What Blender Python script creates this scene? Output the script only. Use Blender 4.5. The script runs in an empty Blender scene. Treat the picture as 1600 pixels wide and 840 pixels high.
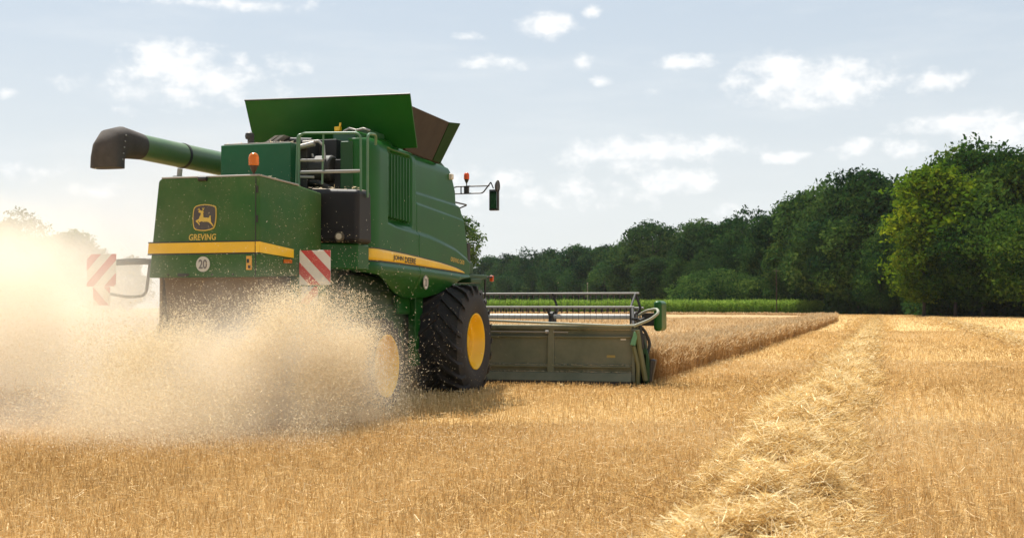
import bpy, bmesh, math, random
import numpy as np
from mathutils import Vector, Matrix
R = math.radians
random.seed(7)
rng = np.random.default_rng(7)
S = bpy.context.scene
COL = S.collection

# ------------------------------------------------------------------ camera
YAW = R(16.6); HCAM = 1.45
cam = bpy.data.cameras.new("camera"); camo = bpy.data.objects.new("camera", cam); COL.objects.link(camo)
camo.location = (0, 0, HCAM)
camo.rotation_euler = (R(90) + math.atan(61 / 1950), 0, YAW)
cam.sensor_width = 36; cam.lens = 36 * 1950 / 1600
cam.clip_start = 0.1; cam.clip_end = 6000
cam.dof.use_dof = True; cam.dof.focus_distance = 17.5; cam.dof.aperture_fstop = 4.5
S.camera = camo

# ------------------------------------------------------------------ sun, sky
SUN_EL = R(62.5); SUN_AZ = R(-45)          # azimuth from +Y towards +X
sd = Vector((math.sin(SUN_AZ) * math.cos(SUN_EL), math.cos(SUN_AZ) * math.cos(SUN_EL), math.sin(SUN_EL)))
sl = bpy.data.lights.new("sun", 'SUN'); sl.energy = 5.0; sl.angle = R(0.53); sl.color = (1, 0.95, 0.87)
so = bpy.data.objects.new("sun", sl); COL.objects.link(so); so.location = sd * 100
so.rotation_euler = (-sd).to_track_quat('-Z', 'Y').to_euler()
S.view_settings.view_transform = 'Standard'; S.view_settings.look = 'None'
S.view_settings.exposure = 0.6; S.view_settings.gamma = 1.0; S.view_settings.use_curve_mapping = False
S.cycles.max_bounces = 8; S.cycles.transparent_max_bounces = 8; S.cycles.volume_bounces = 6
S.cycles.diffuse_bounces = 3; S.cycles.glossy_bounces = 3; S.cycles.transmission_bounces = 4
S.cycles.volume_step_rate = 1.0; S.cycles.volume_max_steps = 128
S.cycles.use_denoising = True
S.cycles.caustics_reflective = False; S.cycles.caustics_refractive = False


def build_world():
    w = bpy.data.worlds.new("World"); S.world = w; w.use_nodes = True
    nt = w.node_tree; N = nt.nodes; Lk = nt.links
    N.clear()
    def M(op, a, b=None, c=None, clamp=False):
        n = N.new('ShaderNodeMath'); n.operation = op; n.use_clamp = clamp
        for i, v in enumerate((a, b, c)):
            if v is None: continue
            if isinstance(v, (int, float)): n.inputs[i].default_value = v
            else: Lk.new(v, n.inputs[i])
        return n.outputs[0]
    def mapr(v, a, b, c=0.0, d=1.0):
        n = N.new('ShaderNodeMapRange'); n.interpolation_type = 'SMOOTHSTEP'
        Lk.new(v, n.inputs[0])
        for i, x in enumerate((a, b, c, d)): n.inputs[i + 1].default_value = x
        return n.outputs[0]
    def mixc(f, a, b):
        n = N.new('ShaderNodeMix'); n.data_type = 'RGBA'
        for s, v in ((0, f), (6, a), (7, b)):
            if isinstance(v, (int, float)): n.inputs[s].default_value = v
            elif isinstance(v, tuple): n.inputs[s].default_value = v
            else: Lk.new(v, n.inputs[s])
        return n.outputs[2]
    sky = N.new('ShaderNodeTexSky'); sky.sky_type = 'NISHITA'; sky.sun_disc = False
    sky.sun_elevation = SUN_EL; sky.sun_rotation = SUN_AZ
    sky.air_density = 1.0; sky.dust_density = 2.2; sky.ozone_density = 1.2
    tc = N.new('ShaderNodeTexCoord')
    sep = N.new('ShaderNodeSeparateXYZ'); Lk.new(tc.outputs['Generated'], sep.inputs[0])
    az = M('ARCTAN2', sep.outputs[0], sep.outputs[1]); el = M('ARCSINE', sep.outputs[2])
    cv = N.new('ShaderNodeCombineXYZ'); Lk.new(az, cv.inputs[0]); Lk.new(el, cv.inputs[1])
    V = cv.outputs[0]
    def noise(scale, detail, rough, sy=1.0, off=0.0):
        m = N.new('ShaderNodeMapping'); Lk.new(V, m.inputs[0]); m.inputs[3].default_value = (1, sy, 1); m.inputs[1].default_value = (off, off, 0)
        n = N.new('ShaderNodeTexNoise'); Lk.new(m.outputs[0], n.inputs[0])
        n.inputs['Scale'].default_value = scale; n.inputs['Detail'].default_value = detail; n.inputs['Roughness'].default_value = rough
        return n.outputs[0]
    nz = noise(48, 5, 0.56, 1.5)
    nz2 = noise(170, 4, 0.6, 1.3, 3.0)
    # summer fair-weather clouds: (azimuth, elevation, half width, half height, strength)
    C = []
    px = [(262, 88, 62, 26, .95), (315, 118, 95, 24, 1), (235, 110, 60, 24, .8), (326, 141, 26, 12, .95), (373, 92, 13, 11, .75), (270, 140, 120, 22, .45),
          (858, 37, 44, 18, 1.15), (925, 17, 16, 10, .95), (735, 56, 22, 6, .6), (768, 95, 48, 10, .75), (910, 97, 16, 13, .75), (940, 126, 17, 7, .6),
          (1022, 142, 16, 8, .65), (1068, 97, 47, 11, 1.05), (1215, 102, 48, 22, 1.05), (1270, 128, 108, 32, 1.1), (1330, 142, 50, 22, .9), (1180, 125, 40, 20, .5),
          (1400, 128, 40, 9, .55), (1462, 124, 44, 15, .95), (1510, 193, 90, 16, 1.05), (1575, 207, 60, 20, 1.05), (935, 238, 52, 18, .85), (1030, 232, 130, 19, 1.1), (980, 256, 75, 12, .5),
          (1232, 245, 31, 10, 1.05), (1341, 230, 33, 13, .95), (1410, 231, 32, 12, .8), (1055, 282, 62, 18, .95), (900, 302, 90, 22, .5), (1128, 331, 24, 10, .7),
          (795, 280, 45, 14, .6), (10, 143, 14, 6, .5), (445, 98, 34, 12, .4), (40, 266, 60, 9, .4), (160, 300, 40, 10, .35), (345, 2, 120, 8, .6), (700, 300, 60, 30, .4)]
    for x, y, a, b, s in px:
        C.append((math.atan((x - 800) / 1950) - YAW, math.atan((481 - y) / 1950 * math.cos(math.atan((x - 800) / 1950))), a * 1.22 / 1950, b * 1.25 / 1950, s))
    r = random.Random(5)
    for i in range(22):
        a = r.uniform(-3.1, 3.1)
        while -0.75 < a < 0.2: a = r.uniform(-3.1, 3.1)
        e = r.uniform(0.05, 0.5); ww = r.uniform(.02, .07)
        C.append((a, e, ww, ww * r.uniform(.25, .4), r.uniform(.7, 1.1)))
    acc = None
    for a, e, wd, h, s in C:
        n = N.new('ShaderNodeVectorMath'); n.operation = 'MULTIPLY_ADD'; Lk.new(V, n.inputs[0])
        n.inputs[1].default_value = (1 / wd, 1 / h, 0); n.inputs[2].default_value = (-a / wd, -e / h, 0)
        l = N.new('ShaderNodeVectorMath'); l.operation = 'LENGTH'; Lk.new(n.outputs[0], l.inputs[0])
        m = M('MULTIPLY_ADD', l.outputs['Value'], -s, s)
        acc = m if acc is None else M('MAXIMUM', acc, m)
    acc = M('MAXIMUM', acc, -0.6)
    d = M('ADD', acc, M('MULTIPLY_ADD', nz, 1.9, -0.95))
    d = M('ADD', d, M('MULTIPLY_ADD', nz2, 0.4, -0.2))
    cl = mapr(d, -0.12, 0.85)
    cl = M('MULTIPLY', cl, 0.85)
    wis = mapr(noise(5.5, 6, 0.6, 5.0, 1.0), 0.42, 0.78, 0, 0.30)
    hz = mapr(el, -0.02, 0.42, 0.93, 0.68)
    pale = mixc(mapr(el, 0.0, 0.28), (5.75, 5.98, 6.0, 1), (4.1, 4.65, 5.12, 1))
    base = mixc(hz, sky.outputs[0], pale)
    base = mixc(wis, base, (6.2, 6.4, 6.5, 1))
    top = mixc(mapr(nz, 0.35, 0.65), (6.5, 6.65, 6.75, 1), (7.5, 7.45, 7.35, 1))
    out = mixc(cl, base, top)
    bg = N.new('ShaderNodeBackground'); bg.inputs[1].default_value = 0.1; Lk.new(out, bg.inputs[0])
    o = N.new('ShaderNodeOutputWorld'); Lk.new(bg.outputs[0], o.inputs[0])
build_world()


# ------------------------------------------------------------------ materials
def mat(name, col, rough=0.5, metal=0.0, dust=0.0, dust_col=(0.30, 0.235, 0.15), dscale=2.2, coat=0.0, bump=0.0, bscale=60, spec=0.5, speck=0.0, var=0.12):
    m = bpy.data.materials.new(name); m.use_nodes = True
    nt = m.node_tree; N = nt.nodes; Lk = nt.links
    b = N['Principled BSDF']
    b.inputs['Roughness'].default_value = rough; b.inputs['Metallic'].default_value = metal
    b.inputs['Coat Weight'].default_value = coat; b.inputs['Coat Roughness'].default_value = 0.12
    b.inputs['Specular IOR Level'].default_value = spec
    tc = N.new('ShaderNodeTexCoord')
    def noise(sc, det, ro=0.6):
        n = N.new('ShaderNodeTexNoise'); Lk.new(tc.outputs['Object'], n.inputs[0])
        n.inputs['Scale'].default_value = sc; n.inputs['Detail'].default_value = det; n.inputs['Roughness'].default_value = ro
        return n.outputs[0]
    def ramp(v, a, b2, c, d):
        n = N.new('ShaderNodeMapRange'); Lk.new(v, n.inputs[0])
        for i, x in enumerate((a, b2, c, d)): n.inputs[i + 1].default_value = x
        return n.outputs[0]
    def mix(f, a, b2, typ='MIX'):
        n = N.new('ShaderNodeMix'); n.data_type = 'RGBA'; n.blend_type = typ
        for s, v in ((0, f), (6, a), (7, b2)):
            if isinstance(v, (int, float)): n.inputs[s].default_value = v
            elif isinstance(v, tuple): n.inputs[s].default_value = tuple(v) + ((1,) if len(v) == 3 else ())
            else: Lk.new(v, n.inputs[s])
        return n.outputs[2]
    c = mix(ramp(noise(1.3, 5), 0.3, 0.7, 0, 1), tuple(x * (1 - var) for x in col), tuple(min(1, x * (1 + var)) for x in col))
    if dust > 0:
        f = ramp(noise(dscale, 8, 0.68), 0.32, 0.74, dust * 0.35, min(1, dust * 1.5))
        c = mix(f, c, dust_col)
        rr = ramp(f, 0, 1, rough, min(1, rough + 0.5)); Lk.new(rr, b.inputs['Roughness'])
    if speck > 0:
        v = N.new('ShaderNodeTexVoronoi'); Lk.new(tc.outputs['Object'], v.inputs[0]); v.inputs['Scale'].default_value = 26
        f = ramp(v.outputs['Distance'], 0.05, 0.16, speck, 0)
        f2 = ramp(noise(3, 4), 0.45, 0.62, 0, 1)
        mm = N.new('ShaderNodeMath'); mm.operation = 'MULTIPLY'; Lk.new(f, mm.inputs[0]); Lk.new(f2, mm.inputs[1])
        c = mix(mm.outputs[0], c, (0.55, 0.47, 0.3))
    Lk.new(c, b.inputs['Base Color'])
    if bump > 0:
        bn = N.new('ShaderNodeBump'); bn.inputs['Strength'].default_value = bump; bn.inputs['Distance'].default_value = 0.01
        Lk.new(noise(bscale, 4), bn.inputs['Height']); Lk.new(bn.outputs[0], b.inputs['Normal'])
    return m

GREEN = mat('green_paint', (0.005, 0.085, 0.009), 0.36, dust=0.02, coat=0.12, spec=0.18)
GREEN_DUSTY = mat('dusty_green_paint', (0.008, 0.088, 0.014), 0.42, dust=0.22, spec=0.2, dust_col=(0.25, 0.23, 0.11), dscale=1.5, speck=0.8)
GREEN_HEADER = mat('header_green_paint', (0.035, 0.07, 0.04), 0.55, dust=0.85, dust_col=(0.25, 0.235, 0.165), dscale=0.9, spec=0.3)
GREEN_DARK = mat('dark_green_paint', (0.006, 0.055, 0.014), 0.45, dust=0.04, spec=0.3)
YELLOW = mat('yellow_paint', (0.90, 0.53, 0.003), 0.38, dust=0.04, coat=0.2)
YELLOW_DUSTY = mat('dusty_yellow_paint', (0.84, 0.48, 0.01), 0.5, dust=0.14, dust_col=(0.5, 0.36, 0.14), speck=0.5)
LETTER_YELLOW = mat('yellow_lettering', (0.68, 0.46, 0.06), 0.5, dust=0.2)
BLACK = mat('black_plastic', (0.014, 0.014, 0.015), 0.5, dust=0.06)
BLACK_TANK = mat('black_tank_plastic', (0.009, 0.009, 0.011), 0.55, spec=0.3, dust=0.05, dust_col=(0.12, 0.1, 0.08), dscale=3)
DUST_LAYER = mat('settled_dust', (0.48, 0.40, 0.30), 0.95)
RUBBER = mat('tyre_rubber', (0.016, 0.016, 0.017), 0.75, dust=0.22, dust_col=(0.08, 0.065, 0.05), dscale=5, bump=0.25, bscale=40)
BOOT = mat('dusty_rubber', (0.030, 0.025, 0.022), 0.85, dust=0.45, dust_col=(0.125, 0.105, 0.088), dscale=3.5, bump=0.35, bscale=16)
BROWN = mat('worn_brown_steel', (0.12, 0.07, 0.035), 0.7, dust=0.4, dust_col=(0.3, 0.21, 0.11), dscale=2)
STEEL = mat('worn_steel', (0.42, 0.40, 0.37), 0.38, metal=0.75, dust=0.25, dust_col=(0.4, 0.35, 0.27))
GREY = mat('grey_tube', (0.26, 0.25, 0.23), 0.5, dust=0.2, dust_col=(0.4, 0.35, 0.28))
DARK = mat('grimy_dark_metal', (0.018, 0.018, 0.017), 0.6, dust=0.12, dust_col=(0.09, 0.08, 0.06))
RAIL_GREEN = mat('rail_green', (0.03, 0.15, 0.06), 0.38, dust=0.2, dust_col=(0.4, 0.36, 0.28))
WHITE = mat('white_film', (0.72, 0.68, 0.6), 0.45, dust=0.15)
RED = mat('red_film', (0.52, 0.03, 0.035), 0.4, dust=0.15, dust_col=(0.5, 0.3, 0.2))
INK = mat('dark_print', (0.02, 0.02, 0.022), 0.5)
GREYINK = mat('grey_print', (0.16, 0.14, 0.13), 0.5)
def glassy(name, col, rough=0.15, trans=0.6):
    m = mat(name, col, rough, var=0.05); b = m.node_tree.nodes['Principled BSDF']
    b.inputs['Transmission Weight'].default_value = trans; b.inputs['IOR'].default_value = 1.4
    return m
AMBER = glassy('amber_lens', (0.95, 0.24, 0.015), 0.2, 0.45)
ORANGE_RED = glassy('orange_lens', (0.9, 0.12, 0.015), 0.2, 0.4)
CABGLASS = glassy('tinted_glass', (0.10, 0.13, 0.12), 0.05, 0.7)
MIRROR = mat('mirror_glass', (0.25, 0.27, 0.26), 0.06, metal=1.0)


def tone_mat(name, stops, trans=0.3, rough=0.5, gloss=0.08, rnd=0.0):
    """Colour from the per-vertex attribute 'tone'; diffuse with some light coming through."""
    m = bpy.data.materials.new(name); m.use_nodes = True
    nt = m.node_tree; N = nt.nodes; Lk = nt.links; N.clear()
    at = N.new('ShaderNodeAttribute'); at.attribute_name = 'tone'
    fac = at.outputs['Fac']
    cr = N.new('ShaderNodeValToRGB'); e = cr.color_ramp.elements
    e[0].position = stops[0][0]; e[0].color = tuple(stops[0][1]) + (1,)
    e[1].position = stops[-1][0]; e[1].color = tuple(stops[-1][1]) + (1,)
    for p, c in stops[1:-1]:
        x = e.new(p); x.color = tuple(c) + (1,)
    Lk.new(fac, cr.inputs[0])
    col = cr.outputs[0]
    if rnd > 0:
        oi = N.new('ShaderNodeObjectInfo')
        hs = N.new('ShaderNodeHueSaturation')
        mr = N.new('ShaderNodeMapRange'); Lk.new(oi.outputs['Random'], mr.inputs[0]); mr.inputs[3].default_value = 1 - rnd; mr.inputs[4].default_value = 1 + rnd
        Lk.new(mr.outputs[0], hs.inputs['Value']); Lk.new(col, hs.inputs['Color'])
        mr2 = N.new('ShaderNodeMapRange'); Lk.new(oi.outputs['Random'], mr2.inputs[0]); mr2.inputs[3].default_value = 0.515; mr2.inputs[4].default_value = 0.485
        Lk.new(mr2.outputs[0], hs.inputs['Hue'])
        mc = N.new('ShaderNodeMix'); mc.data_type = 'RGBA'; mc.blend_type = 'MULTIPLY'; mc.inputs[0].default_value = 1
        Lk.new(hs.outputs[0], mc.inputs[6]); Lk.new(oi.outputs['Color'], mc.inputs[7])
        col = mc.outputs[2]
    d = N.new('ShaderNodeBsdfDiffuse'); Lk.new(col, d.inputs[0])
    t = N.new('ShaderNodeBsdfTranslucent'); Lk.new(col, t.inputs[0])
    mx = N.new('ShaderNodeMixShader'); mx.inputs[0].default_value = trans; Lk.new(d.outputs[0], mx.inputs[1]); Lk.new(t.outputs[0], mx.inputs[2])
    g = N.new('ShaderNodeBsdfGlossy'); g.inputs['Roughness'].default_value = rough; g.inputs[0].default_value = (0.9, 0.85, 0.75, 1)
    mg = N.new('ShaderNodeMixShader'); mg.inputs[0].default_value = gloss; Lk.new(mx.outputs[0], mg.inputs[1]); Lk.new(g.outputs[0], mg.inputs[2])
    o = N.new('ShaderNodeOutputMaterial'); Lk.new(mg.outputs[0], o.inputs[0])
    return m

STUBBLE = tone_mat('stubble_straw', [(0, (0.34, 0.205, 0.072)), (.45, (0.67, 0.46, 0.205)), (.8, (0.80, 0.605, 0.315)), (1, (0.89, 0.75, 0.48))], 0.28, 0.5, 0.025)
STRAW = tone_mat('loose_straw', [(0, (0.32, 0.18, 0.055)), (.4, (0.68, 0.45, 0.165)), (.75, (0.82, 0.61, 0.275)), (1, (0.92, 0.77, 0.46))], 0.3, 0.45, 0.03)
WHEAT = tone_mat('ripe_wheat', [(0, (0.27, 0.135, 0.043)), (.5, (0.43, 0.25, 0.095)), (1, (0.70, 0.54, 0.32))], 0.3, 0.5, 0.02)
CHAFF = tone_mat('flying_chaff', [(0, (0.66, 0.50, 0.27)), (1, (0.94, 0.84, 0.62))], 0.45, 0.5, 0.03)
LEAF = tone_mat('leaf', [(0, (0.011, 0.032, 0.012)), (.5, (0.040, 0.086, 0.022)), (1, (0.115, 0.165, 0.036))], 0.38, 0.6, 0.0, rnd=0.22)
CORN = tone_mat('maize_leaf', [(0, (0.06, 0.15, 0.018)), (.5, (0.16, 0.285, 0.036)), (1, (0.32, 0.43, 0.085))], 0.5, 0.5, 0.0)
BARK = mat('bark', (0.045, 0.036, 0.028), 0.9, bump=0.6, bscale=12)


def ground_mat(name, c1, c2, c3):
    m = bpy.data.materials.new(name); m.use_nodes = True
    nt = m.node_tree; N = nt.nodes; Lk = nt.links; b = N['Principled BSDF']; b.inputs['Roughness'].default_value = 0.95
    b.inputs['Specular IOR Level'].default_value = 0.1
    geo = N.new('ShaderNodeNewGeometry')
    def noise(sc, det, sx=1, sy=1):
        mp = N.new('ShaderNodeMapping'); Lk.new(geo.outputs['Position'], mp.inputs[0]); mp.inputs[3].default_value = (sx, sy, 1)
        n = N.new('ShaderNodeTexNoise'); Lk.new(mp.outputs[0], n.inputs[0]); n.inputs['Scale'].default_value = sc; n.inputs['Detail'].default_value = det; n.inputs['Roughness'].default_value = 0.7
        return n.outputs[0]
    def mix(f, a, b2):
        n = N.new('ShaderNodeMix'); n.data_type = 'RGBA'
        for s, v in ((0, f), (6, a), (7, b2)):
            if isinstance(v, tuple): n.inputs[s].default_value = v + (1,)
            else: Lk.new(v, n.inputs[s])
        return n.outputs[2]
    def rmp(v, a, c):
        n = N.new('ShaderNodeMapRange'); Lk.new(v, n.inputs[0]); n.inputs[1].default_value = a; n.inputs[2].default_value = c; return n.outputs[0]
    x = mix(rmp(noise(14, 8), 0.35, 0.65), c1, c2)
    x = mix(rmp(noise(0.5, 6, 1.0, 0.12), 0.42, 0.75), x, c3)
    Lk.new(x, b.inputs['Base Color'])
    bn = N.new('ShaderNodeBump'); bn.inputs['Strength'].default_value = 0.8; bn.inputs['Distance'].default_value = 0.05
    Lk.new(noise(22, 6), bn.inputs['Height']); Lk.new(bn.outputs[0], b.inputs['Normal'])
    return m
SOIL = ground_mat('stubble_ground', (0.42, 0.265, 0.10), (0.62, 0.42, 0.175), (0.65, 0.45, 0.195))
CANOPY = ground_mat('wheat_canopy', (0.30, 0.17, 0.07), (0.47, 0.31, 0.15), (0.45, 0.29, 0.14))


# ------------------------------------------------------------------ mesh helpers
def link(o, parent=None, kind=None, label=None, category=None, group=None):
    COL.objects.link(o)
    if parent is not None: o.parent = parent
    for k, v in (('kind', kind), ('label', label), ('category', category), ('group', group)):
        if v: o[k] = v
    return o

def empty(name, loc=(0, 0, 0), parent=None, **kw):
    o = bpy.data.objects.new(name, None); o.location = loc; o.empty_display_size = 0.3
    return link(o, parent, **kw)

class MB:
    def __init__(s): s.v = []; s.f = []
    def add(s, vs, fs):
        n = len(s.v); s.v += [tuple(v) for v in vs]; s.f += [tuple(i + n for i in f) for f in fs]; return s
    def box(s, x0, x1, y0, y1, z0, z1):
        return s.add([(x0, y0, z0), (x1, y0, z0), (x1, y1, z0), (x0, y1, z0), (x0, y0, z1), (x1, y0, z1), (x1, y1, z1), (x0, y1, z1)],
                     [(0, 3, 2, 1), (4, 5, 6, 7), (0, 1, 5, 4), (1, 2, 6, 5), (2, 3, 7, 6), (3, 0, 4, 7)])
    def hexa(s, p):      # 8 corners, bottom four then top four, each counter-clockwise
        return s.add(p, [(0, 3, 2, 1), (4, 5, 6, 7), (0, 1, 5, 4), (1, 2, 6, 5), (2, 3, 7, 6), (3, 0, 4, 7)])
    def loft(s, rings, cap=True, closed=True):
        n = len(rings[0]); vs = [v for r in rings for v in r]; fs = []
        for i in range(len(rings) - 1):
            for j in range(n if closed else n - 1):
                k = (j + 1) % n
                fs.append((i * n + j, i * n + k, (i + 1) * n + k, (i + 1) * n + j))
        if cap: fs += [tuple(range(n))[::-1], tuple((len(rings) - 1) * n + j for j in range(n))]
        return s.add(vs, fs)
    def tube(s, path, r, n=8):
        P = [Vector(p) for p in path]; rings = []
        rr = r if isinstance(r, (list, tuple)) else [r] * len(P)
        t0 = (P[1] - P[0]).normalized(); u = t0.orthogonal().normalized()
        for i, p in enumerate(P):
            t = ((P[min(i + 1, len(P) - 1)] - P[max(i - 1, 0)])).normalized()
            u = (u - t * u.dot(t)).normalized(); w = t.cross(u)
            rings.append([p + (u * math.cos(a) + w * math.sin(a)) * rr[i] for a in [2 * math.pi * k / n for k in range(n)]])
        return s.loft(rings)
    def lathe(s, prof, axis='x', c=(0, 0, 0), n=32, cap=True):
        rings = []
        for a, r in prof:
            ring = []
            for k in range(n):
                t = 2 * math.pi * k / n
                if axis == 'x': ring.append((c[0] + a, c[1] + r * math.cos(t), c[2] + r * math.sin(t)))
                else: ring.append((c[0] + r * math.cos(t), c[1] + r * math.sin(t), c[2] + a))
            rings.append(ring)
        return s.loft(rings, cap)
    def prism(s, pts, a0, a1, axis):
        def q(p, a): return {'x': (a, p[0], p[1]), 'y': (p[0], a, p[1]), 'z': (p[0], p[1], a)}[axis]
        n = len(pts)
        return s.add([q(p, a0) for p in pts] + [q(p, a1) for p in pts],
                     [tuple(range(n))[::-1], tuple(range(n, 2 * n))] + [(i, (i + 1) % n, n + (i + 1) % n, n + i) for i in range(n)])
    def mesh(s, name, m, smooth=False):
        me = bpy.data.meshes.new(name); me.from_pydata(s.v, [], s.f)
        bm = bmesh.new(); bm.from_mesh(me); bmesh.ops.recalc_face_normals(bm, faces=bm.faces[:]); bm.to_mesh(me); bm.free()
        me.materials.append(m)
        if smooth: me.shade_smooth()
        return me
    def build(s, name, m, parent=None, bevel=0.0, smooth=False, seg=2, **kw):
        o = bpy.data.objects.new(name, s.mesh(name, m, smooth or bevel > 0))
        if bevel > 0:
            md = o.modifiers.new('bevel', 'BEVEL'); md.width = bevel; md.segments = seg; md.limit_method = 'ANGLE'; md.angle_limit = R(35); md.harden_normals = True
        elif smooth:
            md = o.modifiers.new('edges', 'EDGE_SPLIT'); md.split_angle = R(40)
        return link(o, parent, **kw)

def arc(c, r, a0, a1, n, f): return [f(c, r, R(a0 + (a1 - a0) * i / n)) for i in range(n + 1)]

def fillet_path(pts, r, n=5):
    """Round the inner corners of a polyline."""
    P = [Vector(p) for p in pts]; out = [P[0]]
    for i in range(1, len(P) - 1):
        a = (P[i - 1] - P[i]).normalized(); b = (P[i + 1] - P[i]).normalized()
        p0 = P[i] + a * r; p1 = P[i] + b * r
        for k in range(n + 1):
            t = k / n; out.append(p0 * (1 - t) ** 2 + P[i] * 2 * t * (1 - t) + p1 * t * t)
    out.append(P[-1]); return out

def from_arrays(name, verts, quads, m, tone=None, smooth=False):
    me = bpy.data.meshes.new(name)
    nf, k = quads.shape
    me.vertices.add(len(verts)); me.vertices.foreach_set('co', verts.astype(np.float32).ravel())
    me.loops.add(nf * k); me.loops.foreach_set('vertex_index', quads.astype(np.int32).ravel())
    me.polygons.add(nf); me.polygons.foreach_set('loop_start', (np.arange(nf) * k).astype(np.int32))
    me.polygons.foreach_set('loop_total', np.full(nf, k, np.int32))
    if smooth: me.polygons.foreach_set('use_smooth', np.ones(nf, bool))
    me.materials.append(m)
    if tone is not None:
        a = me.attributes.new('tone', 'FLOAT', 'POINT'); a.data.foreach_set('value', tone.astype(np.float32))
    me.update(calc_edges=True)
    return me

def unit(a): return a / np.maximum(np.linalg.norm(a, axis=1, keepdims=True), 1e-9)

def blades(P, D, ln, w, taper=0.6, tri=False):
    """Narrow flat stalks: base P, direction D (unit), length, width, turned at random about D."""
    n = len(P); r = unit(rng.normal(size=(n, 3))); s = unit(np.cross(D, r)) * (np.asarray(w).reshape(-1, 1) / 2)
    T = P + D * np.asarray(ln).reshape(-1, 1)
    if tri:
        v = np.stack([P - s, P + s, T], 1).reshape(-1, 3); return v, np.arange(n * 3).reshape(n, 3)
    v = np.stack([P - s, P + s, T + s * taper, T - s * taper], 1).reshape(-1, 3)
    return v, np.arange(n * 4).reshape(n, 4)

def vnoise(x, y, seed=0):
    """Cheap smooth value noise in 0..1."""
    xi = np.floor(x).astype(np.int64); yi = np.floor(y).astype(np.int64); fx = x - xi; fy = y - yi
    fx = fx * fx * (3 - 2 * fx); fy = fy * fy * (3 - 2 * fy)
    def h(a, b):
        k = (a * 374761393 + b * 668265263 + seed * 974711) & 0xffffffff
        k = ((k ^ (k >> 13)) * 1274126177) & 0xffffffff
        return ((k ^ (k >> 16)) & 0xffff) / 65535.0
    return (h(xi, yi) * (1 - fx) + h(xi + 1, yi) * fx) * (1 - fy) + (h(xi, yi + 1) * (1 - fx) + h(xi + 1, yi + 1) * fx) * fy

def fbm(x, y, seed=0, o=4):
    t = 0; a = 0.5
    for i in range(o): t = t + a * vnoise(x * 2 ** i, y * 2 ** i, seed + i); a *= 0.5
    return t

def terrain(x, y):
    t = np.clip((np.asarray(y, float) - 40) / 160, 0, 1); return 0.5 * t * t * (3 - 2 * t)


# ------------------------------------------------------------------ ground
def axis_pts(a, b, near, far):
    out = [0.0]; s = near
    while out[-1] < b: out.append(out[-1] + s); s = min(s * 1.09, far)
    neg = [0.0]; s = near
    while neg[-1] > a: neg.append(neg[-1] - s); s = min(s * 1.09, far)
    return np.array(sorted(set(neg + out)))
def build_ground():
    gx = axis_pts(-2600, 2600, 0.5, 150); gy = axis_pts(-60, 5000, 0.5, 150)
    X, Y = np.meshgrid(gx, gy); Z = terrain(X, Y) + 0.04 * (fbm(X * 0.8, Y * 0.8, 3) - 0.5) * (np.abs(Y) < 60)
    nx, ny = len(gx), len(gy)
    i = np.arange((ny - 1) * (nx - 1)); r = i // (nx - 1); c = i % (nx - 1); a = r * nx + c
    me = from_arrays('ground', np.stack([X, Y, Z], -1).reshape(-1, 3), np.stack([a, a + 1, a + nx + 1, a + nx], 1), SOIL, smooth=True)
    link(bpy.data.objects.new('ground', me), kind='structure')
build_ground()

WX = -4.22                      # right hand edge of the standing wheat
def wheat_far(x): return 120 + (WX - x) * 0.45
def in_wheat(x, y, m=0.0):
    jit = 0.10 * np.sin(y * 1.7) + 0.08 * np.sin(y * 0.61 + 1)
    a = (x < WX + jit + m) & (y > 23.65) & (y < wheat_far(x))
    b = (x < -13.1 + jit + m) & (y > 15.5) & (y < wheat_far(x))
    return a | b
WR = [(-0.80, 0.68, 2.5, 175, 0.27), (5.35, 0.95, 20, 180, 0.30)]      # straw windrows: centre x, half width, y from, y to, height
def windrow_h(x, y):
    h = np.zeros_like(x)
    for c, hw, y0, y1, ht in WR:
        cx = c + 0.10 * np.sin(y * 0.35 + c) + 0.06 * np.sin(y * 1.1)
        d = np.abs(x - cx) / (hw * (0.88 + 0.3 * fbm(y * 0.6, y * 0 + c, 11)))
        p = np.clip(1 - d ** 1.8, 0, 1) * ht * np.clip(2.6 * fbm(x * 2.4, y * 2.0, 5) - .35, .12, 1.7) * ((y > y0) & (y < y1))
        h = np.maximum(h, p * np.clip(1.25 - y / 130, .12, 1))
    # heap of straw dropped behind the machine
    d2 = ((x + 10.2) / 1.5) ** 2 + ((y - 13.2) / 1.3) ** 2
    h = np.maximum(h, np.clip(1 - d2, 0, 1) * 0.42 * (0.6 + 0.8 * fbm(x * 2.5, y * 2.5, 8)))
    return h

def sample_wedge(n, d0, d1, half=0.52, power=1.0):
    """Ground points seen by a camera near the origin looking along the yaw, with a margin to either side."""
    u = rng.random(n); d = np.sqrt(d0 * d0 + u * (d1 * d1 - d0 * d0)) if power == 1 else d0 * (d1 / d0) ** u
    lat = (rng.random(n) * 2 - 1) * (half * d + 1.0)
    f = np.array([-math.sin(YAW), math.cos(YAW)]); r = np.array([math.cos(YAW), math.sin(YAW)])
    return d[:, None] * f + lat[:, None] * r, d

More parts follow.
